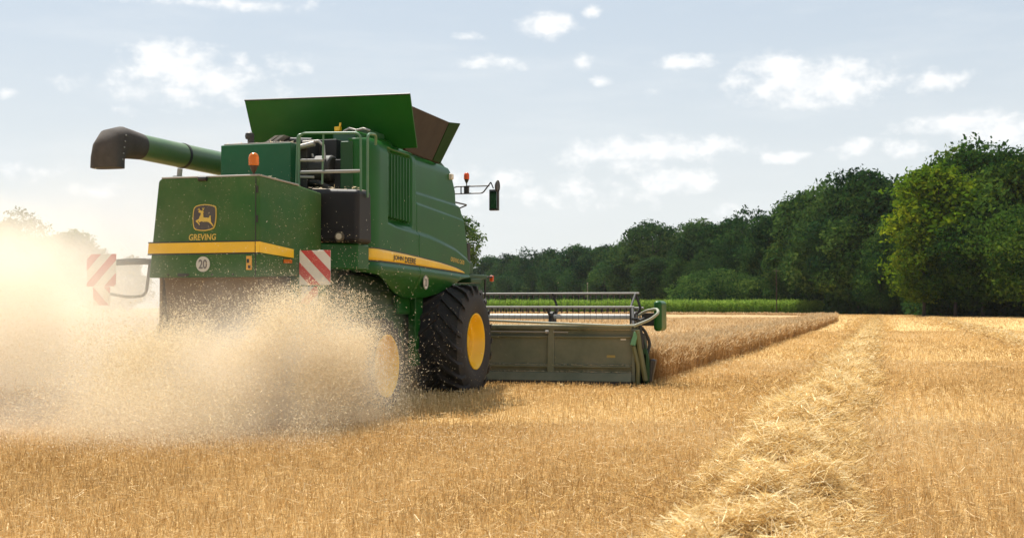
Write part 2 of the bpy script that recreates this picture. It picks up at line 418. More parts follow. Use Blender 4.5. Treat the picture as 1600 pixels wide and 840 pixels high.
def build_stubble():
    allv, allf, allt, off = [], [], [], 0
    for n, d0, d1, pw in ((230000, 5.5, 15, 1), (210000, 15, 32, 1), (190000, 32, 72, 1), (120000, 72, 185, 1)):
        p, d = sample_wedge(n, d0, d1, power=pw)
        stand = rng.random(n) < 0.68
        row = 0.145
        xr = np.where(stand, np.round(p[:, 0] / row) * row + rng.normal(0, 0.034, n), p[:, 0])
        keep = ~in_wheat(xr, p[:, 1], -0.05) & (windrow_h(xr, p[:, 1]) < 0.16) & ~((xr < -12.6) & (p[:, 1] > 60))
        x = xr[keep]; y = p[keep, 1]; st = stand[keep]; dd = d[keep]; k = len(x)
        patch = fbm(x * 0.35, y * 0.22, 21)
        lod = np.maximum(1, dd / 11)
        h = np.where(st, rng.uniform(0.06, 0.15, k) * (0.7 + 0.7 * patch), rng.uniform(0.03, 0.13, k)) * np.minimum(1.0 + 0.0 * lod, 1)
        w = np.where(st, rng.uniform(0.003, 0.006, k), rng.uniform(0.0025, 0.0055, k)) * lod ** 0.85
        D = np.stack([rng.normal(0, .22, k), rng.normal(0, .22, k), np.ones(k)], 1)
        a = rng.random(k) * 2 * np.pi
        Dl = np.stack([np.cos(a), np.sin(a), rng.normal(0.12, .18, k)], 1)
        D = unit(np.where(st[:, None], D, Dl))
        z = terrain(x, y) + np.where(st, -0.01, rng.uniform(0.0, 0.10, k) * (0.5 + patch))
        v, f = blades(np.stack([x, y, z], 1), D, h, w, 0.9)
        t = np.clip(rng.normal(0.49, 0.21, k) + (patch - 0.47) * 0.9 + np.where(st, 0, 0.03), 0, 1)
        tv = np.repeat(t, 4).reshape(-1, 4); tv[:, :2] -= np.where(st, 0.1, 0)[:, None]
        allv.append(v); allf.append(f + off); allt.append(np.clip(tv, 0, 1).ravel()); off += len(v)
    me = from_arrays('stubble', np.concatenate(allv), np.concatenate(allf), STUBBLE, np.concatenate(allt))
    link(bpy.data.objects.new('stubble', me), kind='stuff')
build_stubble()

def build_windrow(name, sel, n, ymin, ymax):
    # mound under the straw
    c, hw, y0, y1, ht = sel
    ys = [y0]
    while ys[-1] < y1: ys.append(ys[-1] + max(0.07, ys[-1] * 0.006))
    ys = np.array(ys); xs = np.linspace(c - hw * 1.25, c + hw * 1.25, 36)
    X, Y = np.meshgrid(xs, ys); Z = terrain(X, Y) + windrow_h(X, Y) * 0.86 - 0.03
    nx, ny = len(xs), len(ys); i = np.arange((ny - 1) * (nx - 1)); a = (i // (nx - 1)) * nx + i % (nx - 1)
    V = [np.stack([X, Y, Z], -1).reshape(-1, 3)]; F = [np.stack([a, a + 1, a + nx + 1, a + nx], 1)]; T = [np.full(nx * ny, 0.0)]  # mound in the darkest tone: shade between the straws put into its colour
    off = nx * ny
    y = ymin * (ymax / ymin) ** rng.random(n)
    q = rng.normal(0, 1, n); spill = rng.random(n) < 0.42
    x = c + np.where(spill, q * 1.05 - 0.35, np.clip(q * 0.5, -1.2, 1.2)) * hw
    h = windrow_h(x, y); lod = np.maximum(1, y / 10)
    k = n
    nc = max(200, n // 22); cl = rng.integers(0, nc, n)               # tangled wisps: straws that lie together
    cy = ymin * (ymax / ymin) ** rng.random(nc); cx0 = rng.normal(0, 1, nc); cth = rng.random(nc) * 2 * np.pi; cel = rng.normal(.12, .38, nc); ctone = rng.normal(0, .13, nc)
    wisp = rng.random(n) < .7
    y = np.where(wisp, cy[cl] + rng.normal(0, .09, n) * np.maximum(1, cy[cl] / 14), y)
    x = np.where(wisp, c + np.where(cl % 7 < 2, cx0[cl] * 1.05 - .55, np.clip(cx0[cl] * .52, -1.15, 1.15)) * hw + rng.normal(0, .09, n), x)
    h = windrow_h(x, y); lod = np.maximum(1, y / 10)
    th = np.where(wisp, cth[cl] + rng.normal(0, .35, n), rng.random(k) * 2 * np.pi)
    D = unit(np.stack([np.cos(th), np.sin(th) * 0.9, np.where(wisp, cel[cl] + rng.normal(0, .2, n), rng.normal(0.15, 0.42, k))], 1))
    ln = rng.uniform(0.05, 0.25, k) * np.minimum(lod, 1.5); w = rng.uniform(0.003, 0.006, k) * lod ** 0.8
    P = np.stack([x, y, terrain(x, y) + h * rng.uniform(0.75, 1.15, k) + rng.uniform(.0, .07, k)], 1) - D * (ln * 0.5)[:, None]
    mid = P + D * (ln * 0.55)[:, None]
    D2 = unit(D + rng.normal(0, 0.28, (k, 3)) + np.array([0, 0, -0.12]))
    tone = np.clip(rng.normal(0.52, 0.29, k) + np.where(wisp, ctone[cl], 0) + 1.1 * (h - 0.13), 0, 1)  # wide tone spread paints shadow gaps; straws lying low are coloured darker
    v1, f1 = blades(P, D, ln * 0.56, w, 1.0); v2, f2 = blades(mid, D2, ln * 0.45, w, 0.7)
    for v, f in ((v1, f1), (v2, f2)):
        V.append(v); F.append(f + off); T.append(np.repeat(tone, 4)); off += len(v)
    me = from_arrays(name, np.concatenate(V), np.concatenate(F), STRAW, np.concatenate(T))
    link(bpy.data.objects.new(name, me), kind='stuff')
build_windrow('straw_windrow', WR[0], 230000, 5.0, 172)
build_windrow('straw_windrow', WR[1], 26000, 26, 176)

def build_heap():
    n = 9000
    a = rng.random(n) * 2 * np.pi; r = np.sqrt(rng.random(n))
    x = -10.2 + 1.6 * r * np.cos(a); y = 13.2 + 1.4 * r * np.sin(a); h = windrow_h(x, y)
    D = unit(np.stack([rng.normal(0, 1, n), rng.normal(0, 1, n), rng.normal(0.3, 0.5, n)], 1))
    ln = rng.uniform(0.08, 0.35, n); P = np.stack([x, y, h * rng.uniform(0.1, 1.05, n) + 0.02], 1) - D * (ln * .4)[:, None]
    v, f = blades(P, D, ln, rng.uniform(0.006, 0.011, n), 0.8)
    me = from_arrays('straw_heap', v, f, STUBBLE, np.repeat(np.clip(rng.normal(0.4, 0.2, n), 0, 1), 4))
    link(bpy.data.objects.new('straw_heap', me), kind='stuff')
build_heap()


# ------------------------------------------------------------------ standing wheat
def build_wheat():
    H = 0.65
    # canopy sheet well inside the crop, so that no ground shows through
    V, F, T, off = [], [], [], 0
    def sheet(x_in, x_out, y0f, y1f, dx):
        nonlocal off
        xs = []; x = x_in; s = dx
        while x > x_out: xs.append(x); x -= s; s = min(s * 1.05, 4)
        xs = np.array(xs); ts = np.linspace(0, 1, 420) ** 1.6
        X = np.repeat(xs[None, :], len(ts), 0); Y = y0f + ts[:, None] * (np.array([y1f(a) for a in xs])[None, :] - y0f)
        Z = terrain(X, Y) + H - 0.13 + 0.10 * (fbm(X * 3, Y * 3, 31) - 0.5) + 0.10 * (fbm(X * .4, Y * .4, 33) - 0.5)
        Z[:, 0] = terrain(X[:, 0], Y[:, 0]) - 0.02; X[:, 0] += 0.06
        Z[0, :] = terrain(X[0], Y[0]) - 0.02
        Z[-1, :] = terrain(X[-1], Y[-1]) - 0.02
        nx, ny = len(xs), len(ts); i = np.arange((ny - 1) * (nx - 1)); a = (i // (nx - 1)) * nx + i % (nx - 1)
        V.append(np.stack([X, Y, Z], -1).reshape(-1, 3)); F.append(np.stack([a, a + 1, a + nx + 1, a + nx], 1) + off)
        T.append(np.full(nx * ny, 0.75)); off += nx * ny
    sheet(WX - 0.42, -230, 24.1, wheat_far, 0.25)
    sheet(-13.5, -60, 16.0, lambda a: 24.6, 0.4)
    def stalks(x, y, n, tone0, hs=1.0, lod=None):
        nonlocal off
        lod = np.maximum(1, np.hypot(x, y) / 24) if lod is None else lod
        h = H * rng.normal(1.0, 0.07, n) * hs * (0.92 + 0.16 * fbm(x * .5, y * .5, 41))
        D = unit(np.stack([rng.normal(0.03, .13, n), rng.normal(0, .13, n), np.ones(n)], 1))
        P = np.stack([x, y, terrain(x, y)], 1)
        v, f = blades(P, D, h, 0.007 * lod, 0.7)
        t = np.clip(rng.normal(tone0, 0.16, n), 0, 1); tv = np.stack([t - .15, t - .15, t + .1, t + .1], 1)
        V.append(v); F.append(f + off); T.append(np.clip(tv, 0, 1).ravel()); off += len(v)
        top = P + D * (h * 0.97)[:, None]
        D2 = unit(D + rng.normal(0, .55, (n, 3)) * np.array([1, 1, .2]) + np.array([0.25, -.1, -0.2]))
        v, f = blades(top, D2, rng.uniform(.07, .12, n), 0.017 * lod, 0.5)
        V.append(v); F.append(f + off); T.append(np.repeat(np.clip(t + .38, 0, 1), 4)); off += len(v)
        # dry leaves hanging off the stalk
        q = P + D * (h * rng.uniform(.25, .75, n))[:, None]
        D3 = unit(np.stack([rng.normal(0, 1, n), rng.normal(0, 1, n), rng.normal(-.1, .6, n)], 1))
        v, f = blades(q, D3, rng.uniform(.07, .18, n), 0.009 * lod, 0.3)
        V.append(v); F.append(f + off); T.append(np.repeat(np.clip(t - .02, 0, 1), 4)); off += len(v)
    # the cut edge along the stubble: a thick band of whole plants
    n = 46000
    y = 23.5 * (120 / 23.5) ** rng.random(n); x = WX - rng.random(n) ** 1.3 * 1.6
    ok = in_wheat(x, y); stalks(x[ok], y[ok], int(ok.sum()), 0.43)
    # clumps leaning out of the edge, some broken
    n = 2500
    y = 23.8 * (118 / 23.8) ** rng.random(n); x = WX + rng.normal(0.06, .07, n)
    stalks(x, y, n, 0.42, rng.uniform(.5, 1.0, n))
    # crop surface
    p, d = sample_wedge(120000, 24, 95, 0.5)
    ok = in_wheat(p[:, 0], p[:, 1]); x, y = p[ok, 0], p[ok, 1]; k = len(x)
    lod = np.maximum(1, d[ok] / 24)
    D = unit(np.stack([rng.normal(.1, .45, k), rng.normal(-.1, .45, k), np.full(k, .8)], 1))
    P = np.stack([x, y, terrain(x, y) + H - 0.16 + rng.uniform(0, .1, k) * (0.4 + fbm(x * .6, y * .6, 55))], 1)
    v, f = blades(P, D, rng.uniform(.08, .15, k) , 0.016 * lod, 0.4)
    V.append(v); F.append(f + off); T.append(np.repeat(np.clip(rng.normal(.82, .22, k), 0, 1), 4)); off += len(v)
    # far end edge of the crop and the nearer strip on the left
    n = 9000
    x = WX - rng.random(n) * 60; y = wheat_far(x) - rng.random(n) * 1.2; stalks(x, y, n, 0.4)
    n = 9000
    x = -13.1 - rng.random(n) ** 1.5 * 3; y = 15.6 + rng.random(n) * 9; stalks(x, y, n, 0.36)
    n = 10000
    x = -13.0 + rng.random(n) * 8.8; y = 23.75 + rng.random(n) ** 1.5 * 1.2; stalks(x, y, n, 0.36)
    n = 12000
    x = -13.1 - rng.random(n) * 9; y = 15.5 + rng.random(n) ** 1.6 * 5; stalks(x, y, n, 0.36)
    me = from_arrays('standing_wheat', np.concatenate(V), np.concatenate(F), WHEAT, np.concatenate(T))
    link(bpy.data.objects.new('standing_wheat', me), kind='stuff')
build_wheat()


# ------------------------------------------------------------------ maize strip
def along(pxx, depth):
    """World x, y of a bearing (given as the photograph's column) at a distance along the view axis."""
    a = (pxx - 800) / 1950
    return (-math.sin(YAW) + a * math.cos(YAW)) * depth, (math.cos(YAW) + a * math.sin(YAW)) * depth
def build_maize():
    n = 60000
    x0, y0 = along(560, 214); x1, y1 = along(1312, 200)
    t = rng.random(n); dep = rng.random(n) ** 1.6 * 9
    ux, uy = (x1 - x0), (y1 - y0); L = math.hypot(ux, uy); nx_, ny_ = -uy / L, ux / L
    x = x0 + ux * t + nx_ * dep; y = y0 + uy * t + ny_ * dep
    z = terrain(x, y)
    base_h = 2.35 + 0.7 * (fbm(x * .45, y * .45, 61) - .5) + rng.normal(0, .1, n)
    hh = rng.uniform(0.05, 0.98, n) * base_h
    D = unit(np.stack([rng.normal(0, .6, n), rng.normal(0, .6, n), rng.uniform(.2, 1.2, n)], 1))
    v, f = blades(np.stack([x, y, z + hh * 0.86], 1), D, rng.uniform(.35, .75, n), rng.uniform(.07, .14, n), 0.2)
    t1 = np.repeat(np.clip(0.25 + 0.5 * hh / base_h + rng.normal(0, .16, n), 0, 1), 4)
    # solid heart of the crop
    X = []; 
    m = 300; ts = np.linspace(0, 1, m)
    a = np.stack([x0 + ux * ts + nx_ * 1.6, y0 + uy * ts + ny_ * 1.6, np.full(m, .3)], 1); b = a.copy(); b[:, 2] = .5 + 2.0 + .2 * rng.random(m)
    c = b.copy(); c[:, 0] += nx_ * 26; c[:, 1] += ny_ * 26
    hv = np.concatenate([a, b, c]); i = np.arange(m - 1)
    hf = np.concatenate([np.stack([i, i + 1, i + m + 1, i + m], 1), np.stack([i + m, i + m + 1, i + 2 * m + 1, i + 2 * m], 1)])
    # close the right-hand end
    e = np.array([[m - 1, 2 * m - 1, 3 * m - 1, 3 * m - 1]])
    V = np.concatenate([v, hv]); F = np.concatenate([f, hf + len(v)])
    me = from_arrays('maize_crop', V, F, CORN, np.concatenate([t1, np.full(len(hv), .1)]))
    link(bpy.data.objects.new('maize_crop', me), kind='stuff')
build_maize()


# ------------------------------------------------------------------ trees
def crown_mesh(name, seed, rx, zlo, n_lobe, n_leaf, leaf, top_flat=0.0, gaps=0.0, lobe=(0.09, 0.17)):
    """A crown 1 unit tall: many leaf sprays spread through overlapping boughs."""
    r = np.random.default_rng(seed)
    cz = (1 + zlo) / 2; rz = (1 - zlo) / 2
    d = unit(r.normal(size=(n_lobe, 3))); q = r.uniform(0.45, 0.98, n_lobe) ** 0.6
    c = d * q[:, None] * np.array([rx, rx, rz]) * 0.86
    c[:, 2] += cz
    # fuller in the lower middle, rounded at the top
    c[:, :2] *= (1.0 - 0.25 * np.clip((c[:, 2] - cz) / rz, 0, 1))[:, None]
    rad = r.uniform(*lobe, n_lobe)
    lt = r.normal(0, .20, n_lobe)
    wgt = rad ** 2; which = r.choice(n_lobe, n_leaf, p=wgt / wgt.sum())
    n = unit(r.normal(size=(n_leaf, 3)) + np.array([0, 0, 0.25]))
    out = unit(c[which] - np.array([0, 0, cz]))
    n = unit(n + out * 0.5)
    rr = rad[which] * (0.72 + 0.4 * r.random(n_leaf) ** 0.7)
    wob = 1 + 0.35 * np.sin(n[:, 0] * 9 + which) * np.sin(n[:, 2] * 8 + which * 1.7)
    P = c[which] + n * (rr * wob)[:, None] * np.array([1.15, 1.15, 0.8])
    if gaps > 0:
        k = r.random(n_leaf) > gaps * (P[:, 2] > cz); P, n, which = P[k], n[k], which[k]
    m = len(P)
    nn = unit(n * 0.8 + r.normal(0, .55, (m, 3)))
    a = unit(np.cross(nn, r.normal(size=(m, 3)))); b = np.cross(nn, a)
    s = leaf * (.35 + 1.3 * r.random(m) ** 1.4)[:, None]
    v = np.stack([P - a * s, P + b * s * .55, P + a * s, P - b * s * .55], 1).reshape(-1, 3)
    t = np.clip(0.45 + lt[which] + r.normal(0, .13, m), 0, 1)
    me = from_arrays(name, v, np.arange(m * 4).reshape(m, 4), LEAF, np.repeat(t, 4))
    return me

CROWNS = [crown_mesh('crown', 101, .30, .10, 60, 19000, .0150),
          crown_mesh('crown', 102, .36, .06, 80, 22000, .0145),
          crown_mesh('crown', 103, .26, .12, 50, 17000, .0150, lobe=(.08, .15)),
          crown_mesh('crown', 104, .42, .04, 95, 24000, .0145, lobe=(.08, .15)),
          crown_mesh('crown', 105, .33, .30, 42, 12000, .0160, gaps=.45, lobe=(.07, .13))]
SHRUB = [crown_mesh('crown', 201, .62, .0, 46, 8000, .026, lobe=(.16, .28)), crown_mesh('crown', 202, .8, .0, 60, 9000, .026, lobe=(.14, .26))]

def trunk_mesh(seed, top):
    r = random.Random(seed); m = MB()
    m.tube([(0, 0, -.02), (.004, .002, .12), (-.004, .006, .3), (.006, 0, .55), (0, 0, top)], [.022, .016, .013, .009, .003], 7)
    for k in range(6):
        a = k * 1.05 + r.random(); z = .22 + .08 * k; l = .16 + .05 * r.random()
        m.tube([(0, 0, z), (math.cos(a) * l * .5, math.sin(a) * l * .5, z + .07), (math.cos(a) * l, math.sin(a) * l, z + .17)], [.008, .005, .002], 5)
    return m.mesh('trunk', BARK, True)
TRUNKS = [trunk_mesh(i, .82) for i in range(3)]

def tree(name, label, cat, pxx, top_y, depth, var, col=(1, 1, 1), wide=1.0, group=None, shrub=False, rot=None):
    x, y = along(pxx, depth); g = float(terrain(0, y))
    H = HCAM - g + (481 - top_y) / 1950 * depth
    o = empty(name, (x, y, g), label=label, category=cat, group=group)
    o.rotation_euler = (0, 0, random.uniform(0, 6.28) if rot is None else rot); o.scale = (H * wide, H * wide * random.uniform(.92, 1.08), H)
    c = bpy.data.objects.new('crown', (SHRUB if shrub else CROWNS)[var]); c.color = tuple(col) + (1,); link(c, o)
    t = bpy.data.objects.new('trunk', TRUNKS[var % 3]); link(t, o)
    if shrub: t.scale = (.6, .6, .7)
    return o

G1 = 'trees along the forest edge'
ROW = {1275: 'dark tree on the rising skyline between the maize end and the brown pole', 1232: 'dark spreading tree rising straight above the thin brown pole', 1185: 'dark tree on the skyline above the right end of the pale bushes', 1142: 'open topped dark tree on the skyline above the largest pale bush', 1098: 'dark tree on the skyline above the left end of the pale bushes', 1062: 'dark tree just right of the tall round topped tree', 978: 'dark tree just left of the tall round topped tree', 938: 'flat topped distant tree above the right third of the header reel', 902: 'distant dark tree just left of the thin pale post', 866: 'distant dark tree above the middle post of the header reel', 832: 'distant low skyline tree between the mirror and the reel post', 797: 'distant hazy tree below the wing mirror', 764: 'distant hazy tree beside the orange side lamp of the combine'}
LOW = {1285: 'lower dark tree behind the last stretch of maize', 1238: 'lower green tree right behind the thin brown pole', 1196: 'lower green tree above the right pale bush', 1150: 'lower dark tree above the gap right of the largest pale bush', 1108: 'low very dark tree above the left pale bush', 1062: 'lower green tree left of the pale bushes behind the maize', 1022: 'low dark tree at the foot of the tall round topped tree', 985: 'low tree behind the right end of the header reel', 945: 'low green tree right of the thin pale post', 905: 'low green tree straight behind the thin pale post', 868: 'low green tree behind the middle post of the reel', 830: 'low hazy tree behind the left half of the reel', 795: 'low hazy tree behind the left end of the reel', 762: 'low hazy tree behind the front tyre top', 730: 'low tree mostly hidden by the front of the combine'}
trees = [
    # px, top y, depth, variant, colour, width factor, label
    (1592, 232, 150, 3, (1.4, 1.36, .8), 1.0, 'broad olive green tree cut by the right edge of the photo'),
    (1553, 219, 156, 1, (1.2, 1.22, .8), .9, 'tallest tree of the forest with a pointed olive green top'),
    (1510, 231, 160, 0, (1.35, 1.3, .8), 1.0, 'olive green tree between the tallest tree and the yellow green one'),
    (1468, 249, 152, 2, (2.7, 2.15, .55), 1.1, 'tree tinted bright yellow green to look sunlit, standing out of the dark forest edge'),  # sunlight on the leaf clumps put into the colour factor
    (1420, 272, 186, 1, (.9, .9, .9), .9, 'dark tree just behind the bright yellow green tree'),
    (1362, 259, 190, 3, (.75, .85, .9), .95, 'dark broad tree with a domed top left of the bright yellow green tree'),
    (1315, 274, 200, 1, (.8, .9, .9), .9, 'dark tree rising directly above the right end of the maize strip'),
    (1275, 297, 212, 0, (.85, .95, .9), 1.1, None), (1232, 310, 224, 3, (.85, .95, .9), .9, None),
    (1185, 326, 238, 1, (.75, .85, .9), .9, None), (1142, 338, 250, 4, (.7, .8, .9), 1.0, None), (1098, 346, 262, 0, (.75, .85, .95), 1.1, None),
    (1020, 344, 272, 4, (.65, .75, .9), 1.05, 'tall dark round topped tree with sky showing through its crown'),
    (1062, 352, 280, 1, (.7, .8, .95), .9, None),
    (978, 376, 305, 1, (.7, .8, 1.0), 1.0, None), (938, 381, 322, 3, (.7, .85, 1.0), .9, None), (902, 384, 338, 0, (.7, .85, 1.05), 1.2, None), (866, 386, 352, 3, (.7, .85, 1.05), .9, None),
    (832, 389, 370, 1, (.7, .85, 1.05), 1.0, None), (797, 395, 390, 3, (.75, .9, 1.1), .9, None), (764, 401, 410, 0, (.75, .9, 1.1), 1.2, None),  # blue factor grows with distance: haze put into the leaf tint
    (1000, 362, 285, 1, (.6, .72, .85), 1.0, 'very dark tree tucked behind the tall round topped tree'),
]
for a in trees:
    px_, ty, dp, v, c, w, lab = a
    if lab is None: lab = ROW[px_]
    tree('broadleaf_tree', lab, 'tree', px_, ty, dp, v, c, w, G1)
fill = [(1608, 318, 140, 1, (1.4, 1.36, .8), 1.0, 'olive green lower tree in front at the far right edge of the photo'),
        (1536, 322, 146, 3, (1.2, 1.2, .8), .9, 'lower rounded tree in front of the tallest forest tree'),
        (1492, 352, 146, 0, (1.0, 1.05, .8), 1.0, 'lower dark tree at the right foot of the bright yellow green tree'),
        (1443, 345, 148, 2, (1.9, 1.5, .55), 1.05, 'low yellow green leaning tree in front of the bright yellow green tree'),  # yellow factor carries on the painted sunlight of the leaf clumps
        (1398, 335, 180, 1, (.8, .95, .85), .9, 'dark lower tree at the left foot of the bright yellow green tree'),
        (1340, 338, 186, 0, (.85, .95, .85), 1.1, 'dark lower tree just right of the end of the maize strip'),
        (1375, 392, 176, 3, (.75, .9, .8), .9, 'low dark bush like tree standing on the field edge right of the maize'),
        (1285, 345, 204, 1, (1.05, 1.1, .85), .9, None), (1238, 365, 214, 3, (1.1, 1.15, .9), .9, None), (1196, 388, 226, 0, (1.1, 1.1, .9), 1.1, None),
        (1150, 380, 238, 1, (.8, .9, .9), .9, None), (1108, 392, 246, 3, (.7, .8, .85), .9, None), (1062, 398, 258, 1, (.95, 1.0, .9), 1.0, None),
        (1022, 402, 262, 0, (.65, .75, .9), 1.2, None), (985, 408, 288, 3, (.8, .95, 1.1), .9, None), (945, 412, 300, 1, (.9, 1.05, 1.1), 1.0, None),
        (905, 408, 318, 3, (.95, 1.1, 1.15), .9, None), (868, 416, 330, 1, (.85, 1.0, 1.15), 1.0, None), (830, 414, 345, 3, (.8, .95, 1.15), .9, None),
        (795, 424, 360, 1, (.8, .95, 1.15), 1.0, None), (762, 428, 372, 3, (.8, .95, 1.15), .9, None), (730, 425, 380, 1, (.8, .95, 1.15), 1.0, None)]  # far low trees tinted bluer, haze put into the colour
for px_, ty, dp, v, c, w, lab in fill:
    tree('broadleaf_tree', lab or LOW[px_], 'tree', px_, ty, dp, v, c, w, 'low trees behind the maize' if lab is None else G1)
for px_, ty, dp, v, c, w, lab in [(1092, 424, 226, 0, (1.2, 1.3, 1.1), 1.0, 'pale green rounded bush at the left end of the bushes behind the maize'),
                                  (1132, 420, 222, 1, (1.25, 1.3, 1.1), .8, 'largest pale green bush in the middle of the bushes behind the maize'),
                                  (1176, 428, 220, 0, (1.2, 1.25, 1.0), .95, 'green bush at the right end of the bushes behind the maize'),
                                  (1225, 434, 214, 1, (1.0, 1.1, .9), .8, 'dark low bush beside the thin brown pole')]:
    tree('wild_bush', lab, 'bush', px_, ty, dp, v, c, w, 'bushes behind the maize', True)
tree('broadleaf_tree', 'lone lighter tree half hidden behind the front of the combine', 'tree', 698, 326, 190, 4, (1.25, 1.2, 1.0), .95)
lt = [(28, 330, 205, 1, 1.0, 'tallest dust veiled tree at the left edge behind the chaff'), (112, 362, 215, 0, 1.15, 'smaller dust veiled tree above the left warning plate'),
      (-45, 350, 200, 3, .9, 'dust veiled tree cut off by the left edge of the photo'), (200, 398, 235, 3, .9, 'low dust veiled tree just left of the machine hood')]
for px_, ty, dp, v, w, lab in lt: tree('broadleaf_tree', lab, 'tree', px_, ty, dp, v, (1.3, 1.2, 1.0), w, 'trees behind the chaff cloud')
for px_, ty, dp, v, lab in [(60, 425, 225, 1, 'dust veiled bush below and between the two left trees'), (160, 428, 230, 0, 'dust veiled bush right of the smaller left tree')]:
    tree('wild_bush', lab, 'bush', px_, ty, dp, v, (1.3, 1.2, 1.0), .9, 'bushes behind the chaff cloud', True)

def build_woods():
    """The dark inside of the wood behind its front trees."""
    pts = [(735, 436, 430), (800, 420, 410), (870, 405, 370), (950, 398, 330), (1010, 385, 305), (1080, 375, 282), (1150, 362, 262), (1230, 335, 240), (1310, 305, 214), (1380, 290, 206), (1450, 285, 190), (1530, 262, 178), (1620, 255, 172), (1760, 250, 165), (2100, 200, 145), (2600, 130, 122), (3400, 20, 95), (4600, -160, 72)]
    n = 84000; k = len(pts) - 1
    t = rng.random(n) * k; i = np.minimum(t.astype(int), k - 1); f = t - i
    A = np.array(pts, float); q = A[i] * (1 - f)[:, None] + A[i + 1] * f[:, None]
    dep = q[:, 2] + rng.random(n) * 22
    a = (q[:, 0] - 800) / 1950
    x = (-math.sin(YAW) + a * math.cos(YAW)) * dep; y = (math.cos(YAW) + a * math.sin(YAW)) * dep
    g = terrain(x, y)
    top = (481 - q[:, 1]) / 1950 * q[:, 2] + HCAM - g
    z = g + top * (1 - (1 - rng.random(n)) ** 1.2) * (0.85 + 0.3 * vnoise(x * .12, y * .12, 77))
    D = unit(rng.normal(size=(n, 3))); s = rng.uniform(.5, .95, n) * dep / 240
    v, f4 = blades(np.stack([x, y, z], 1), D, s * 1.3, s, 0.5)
    me = from_arrays('woods', v, f4, LEAF, np.repeat(np.clip(rng.normal(.3, .12, n), 0, 1), 4))  # low leaf tone: shade inside the wood put into the colour
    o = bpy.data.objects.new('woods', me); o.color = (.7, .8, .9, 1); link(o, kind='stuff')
build_woods()

def build_undergrowth():
    pts = [(1290, 190), (1340, 183), (1400, 174), (1450, 150), (1520, 146), (1640, 138), (1800, 132)]
    n = 26000; k = len(pts) - 1
    t = rng.random(n) * k; i = np.minimum(t.astype(int), k - 1); f = t - i
    A = np.array(pts, float); q = A[i] * (1 - f)[:, None] + A[i + 1] * f[:, None]
    dep = q[:, 1] + 2 + rng.random(n) * 9; a = (q[:, 0] - 800) / 1950
    x = (-math.sin(YAW) + a * math.cos(YAW)) * dep; y = (math.cos(YAW) + a * math.sin(YAW)) * dep
    z = terrain(x, y) + rng.random(n) * (2.2 + 3.2 * fbm(x * .3, y * .3, 71))
    v, f4 = blades(np.stack([x, y, z], 1), unit(rng.normal(size=(n, 3))), rng.uniform(.3, .7, n), rng.uniform(.25, .6, n), .5)
    me = from_arrays('undergrowth', v, f4, LEAF, np.repeat(np.clip(rng.normal(.25, .12, n), 0, 1), 4))  # dark leaf tone paints in the shade at the foot of the trees
    o = bpy.data.objects.new('undergrowth', me); o.color = (.8, .9, .8, 1); link(o, kind='stuff')
build_undergrowth()

x, y = along(918, 208); g = float(terrain(0, y))
m = MB().tube([(0, 0, 0), (0, 0, 4.9)], .04, 8); m.box(-.07, .07, -.07, .07, 4.9, 5.15)
p_ = m.build('marker_post', GREY, label='thin pale post in front of the dark trees above the reel', category='post'); p_.location = (x, y, g)
x, y = along(1213, 200); g = float(terrain(0, y))
m = MB().tube([(0, 0, -.3), (.03, 0, 4), (0, 0, 7.4)], [.09, .08, .06], 9); m.tube([(-.5, 0, 6.9), (.5, 0, 6.95)], .05, 6)
p_ = m.build('wooden_pole', mat('weathered_pole_wood', (0.05, 0.036, 0.026), 0.9), label='thin brown wooden pole among the bushes behind the maize', category='pole'); p_.location = (x, y, g)


# ------------------------------------------------------------------ combine harvester (local frame: x right, y forward from the front axle, z up)
CX, CY = -8.55, 20.2
ROOT = empty('combine_harvester', (CX, CY, 0), label='big green combine harvester with its grain tank flaps open, blowing chaff in the field', category='combine harvester')

def text(name, s, m, parent, loc, rot, width, height, shear=0.0, depth=0.002, bold=0.012):
    cu = bpy.data.curves.new(name, 'FONT'); cu.body = s; cu.size = 1; cu.extrude = 0; cu.offset = bold; cu.shear = shear; cu.resolution_u = 3; cu.align_x = 'CENTER'
    tmp = bpy.data.objects.new('tmp', cu); COL.objects.link(tmp)
    bpy.context.view_layer.update()
    me = bpy.data.meshes.new_from_object(tmp.evaluated_get(bpy.context.evaluated_depsgraph_get()))
    bpy.data.objects.remove(tmp); bpy.data.curves.remove(cu)
    me.name = name; me.materials.clear(); me.materials.append(m)
    n = len(me.vertices); co = np.zeros(n * 3, np.float32); me.vertices.foreach_get('co', co); co = co.reshape(-1, 3)
    w = np.ptp(co[:, 0]); h = np.ptp(co[:, 1]); c = (co.max(0) + co.min(0)) / 2
    co = (co - c) * np.array([width / w, height / h, 1]); me.vertices.foreach_set('co', co.astype(np.float32).ravel()); me.update()
    o = bpy.data.objects.new(name, me); o.location = loc; o.rotation_euler = rot
    return link(o, parent)

def interp(x, pts):
    return np.interp(x, [p[0] for p in pts], [p[1] for p in pts])
def sstep(a, b, x): 
    t = np.clip((x - a) / (b - a), 0, 1); return t * t * (3 - 2 * t)

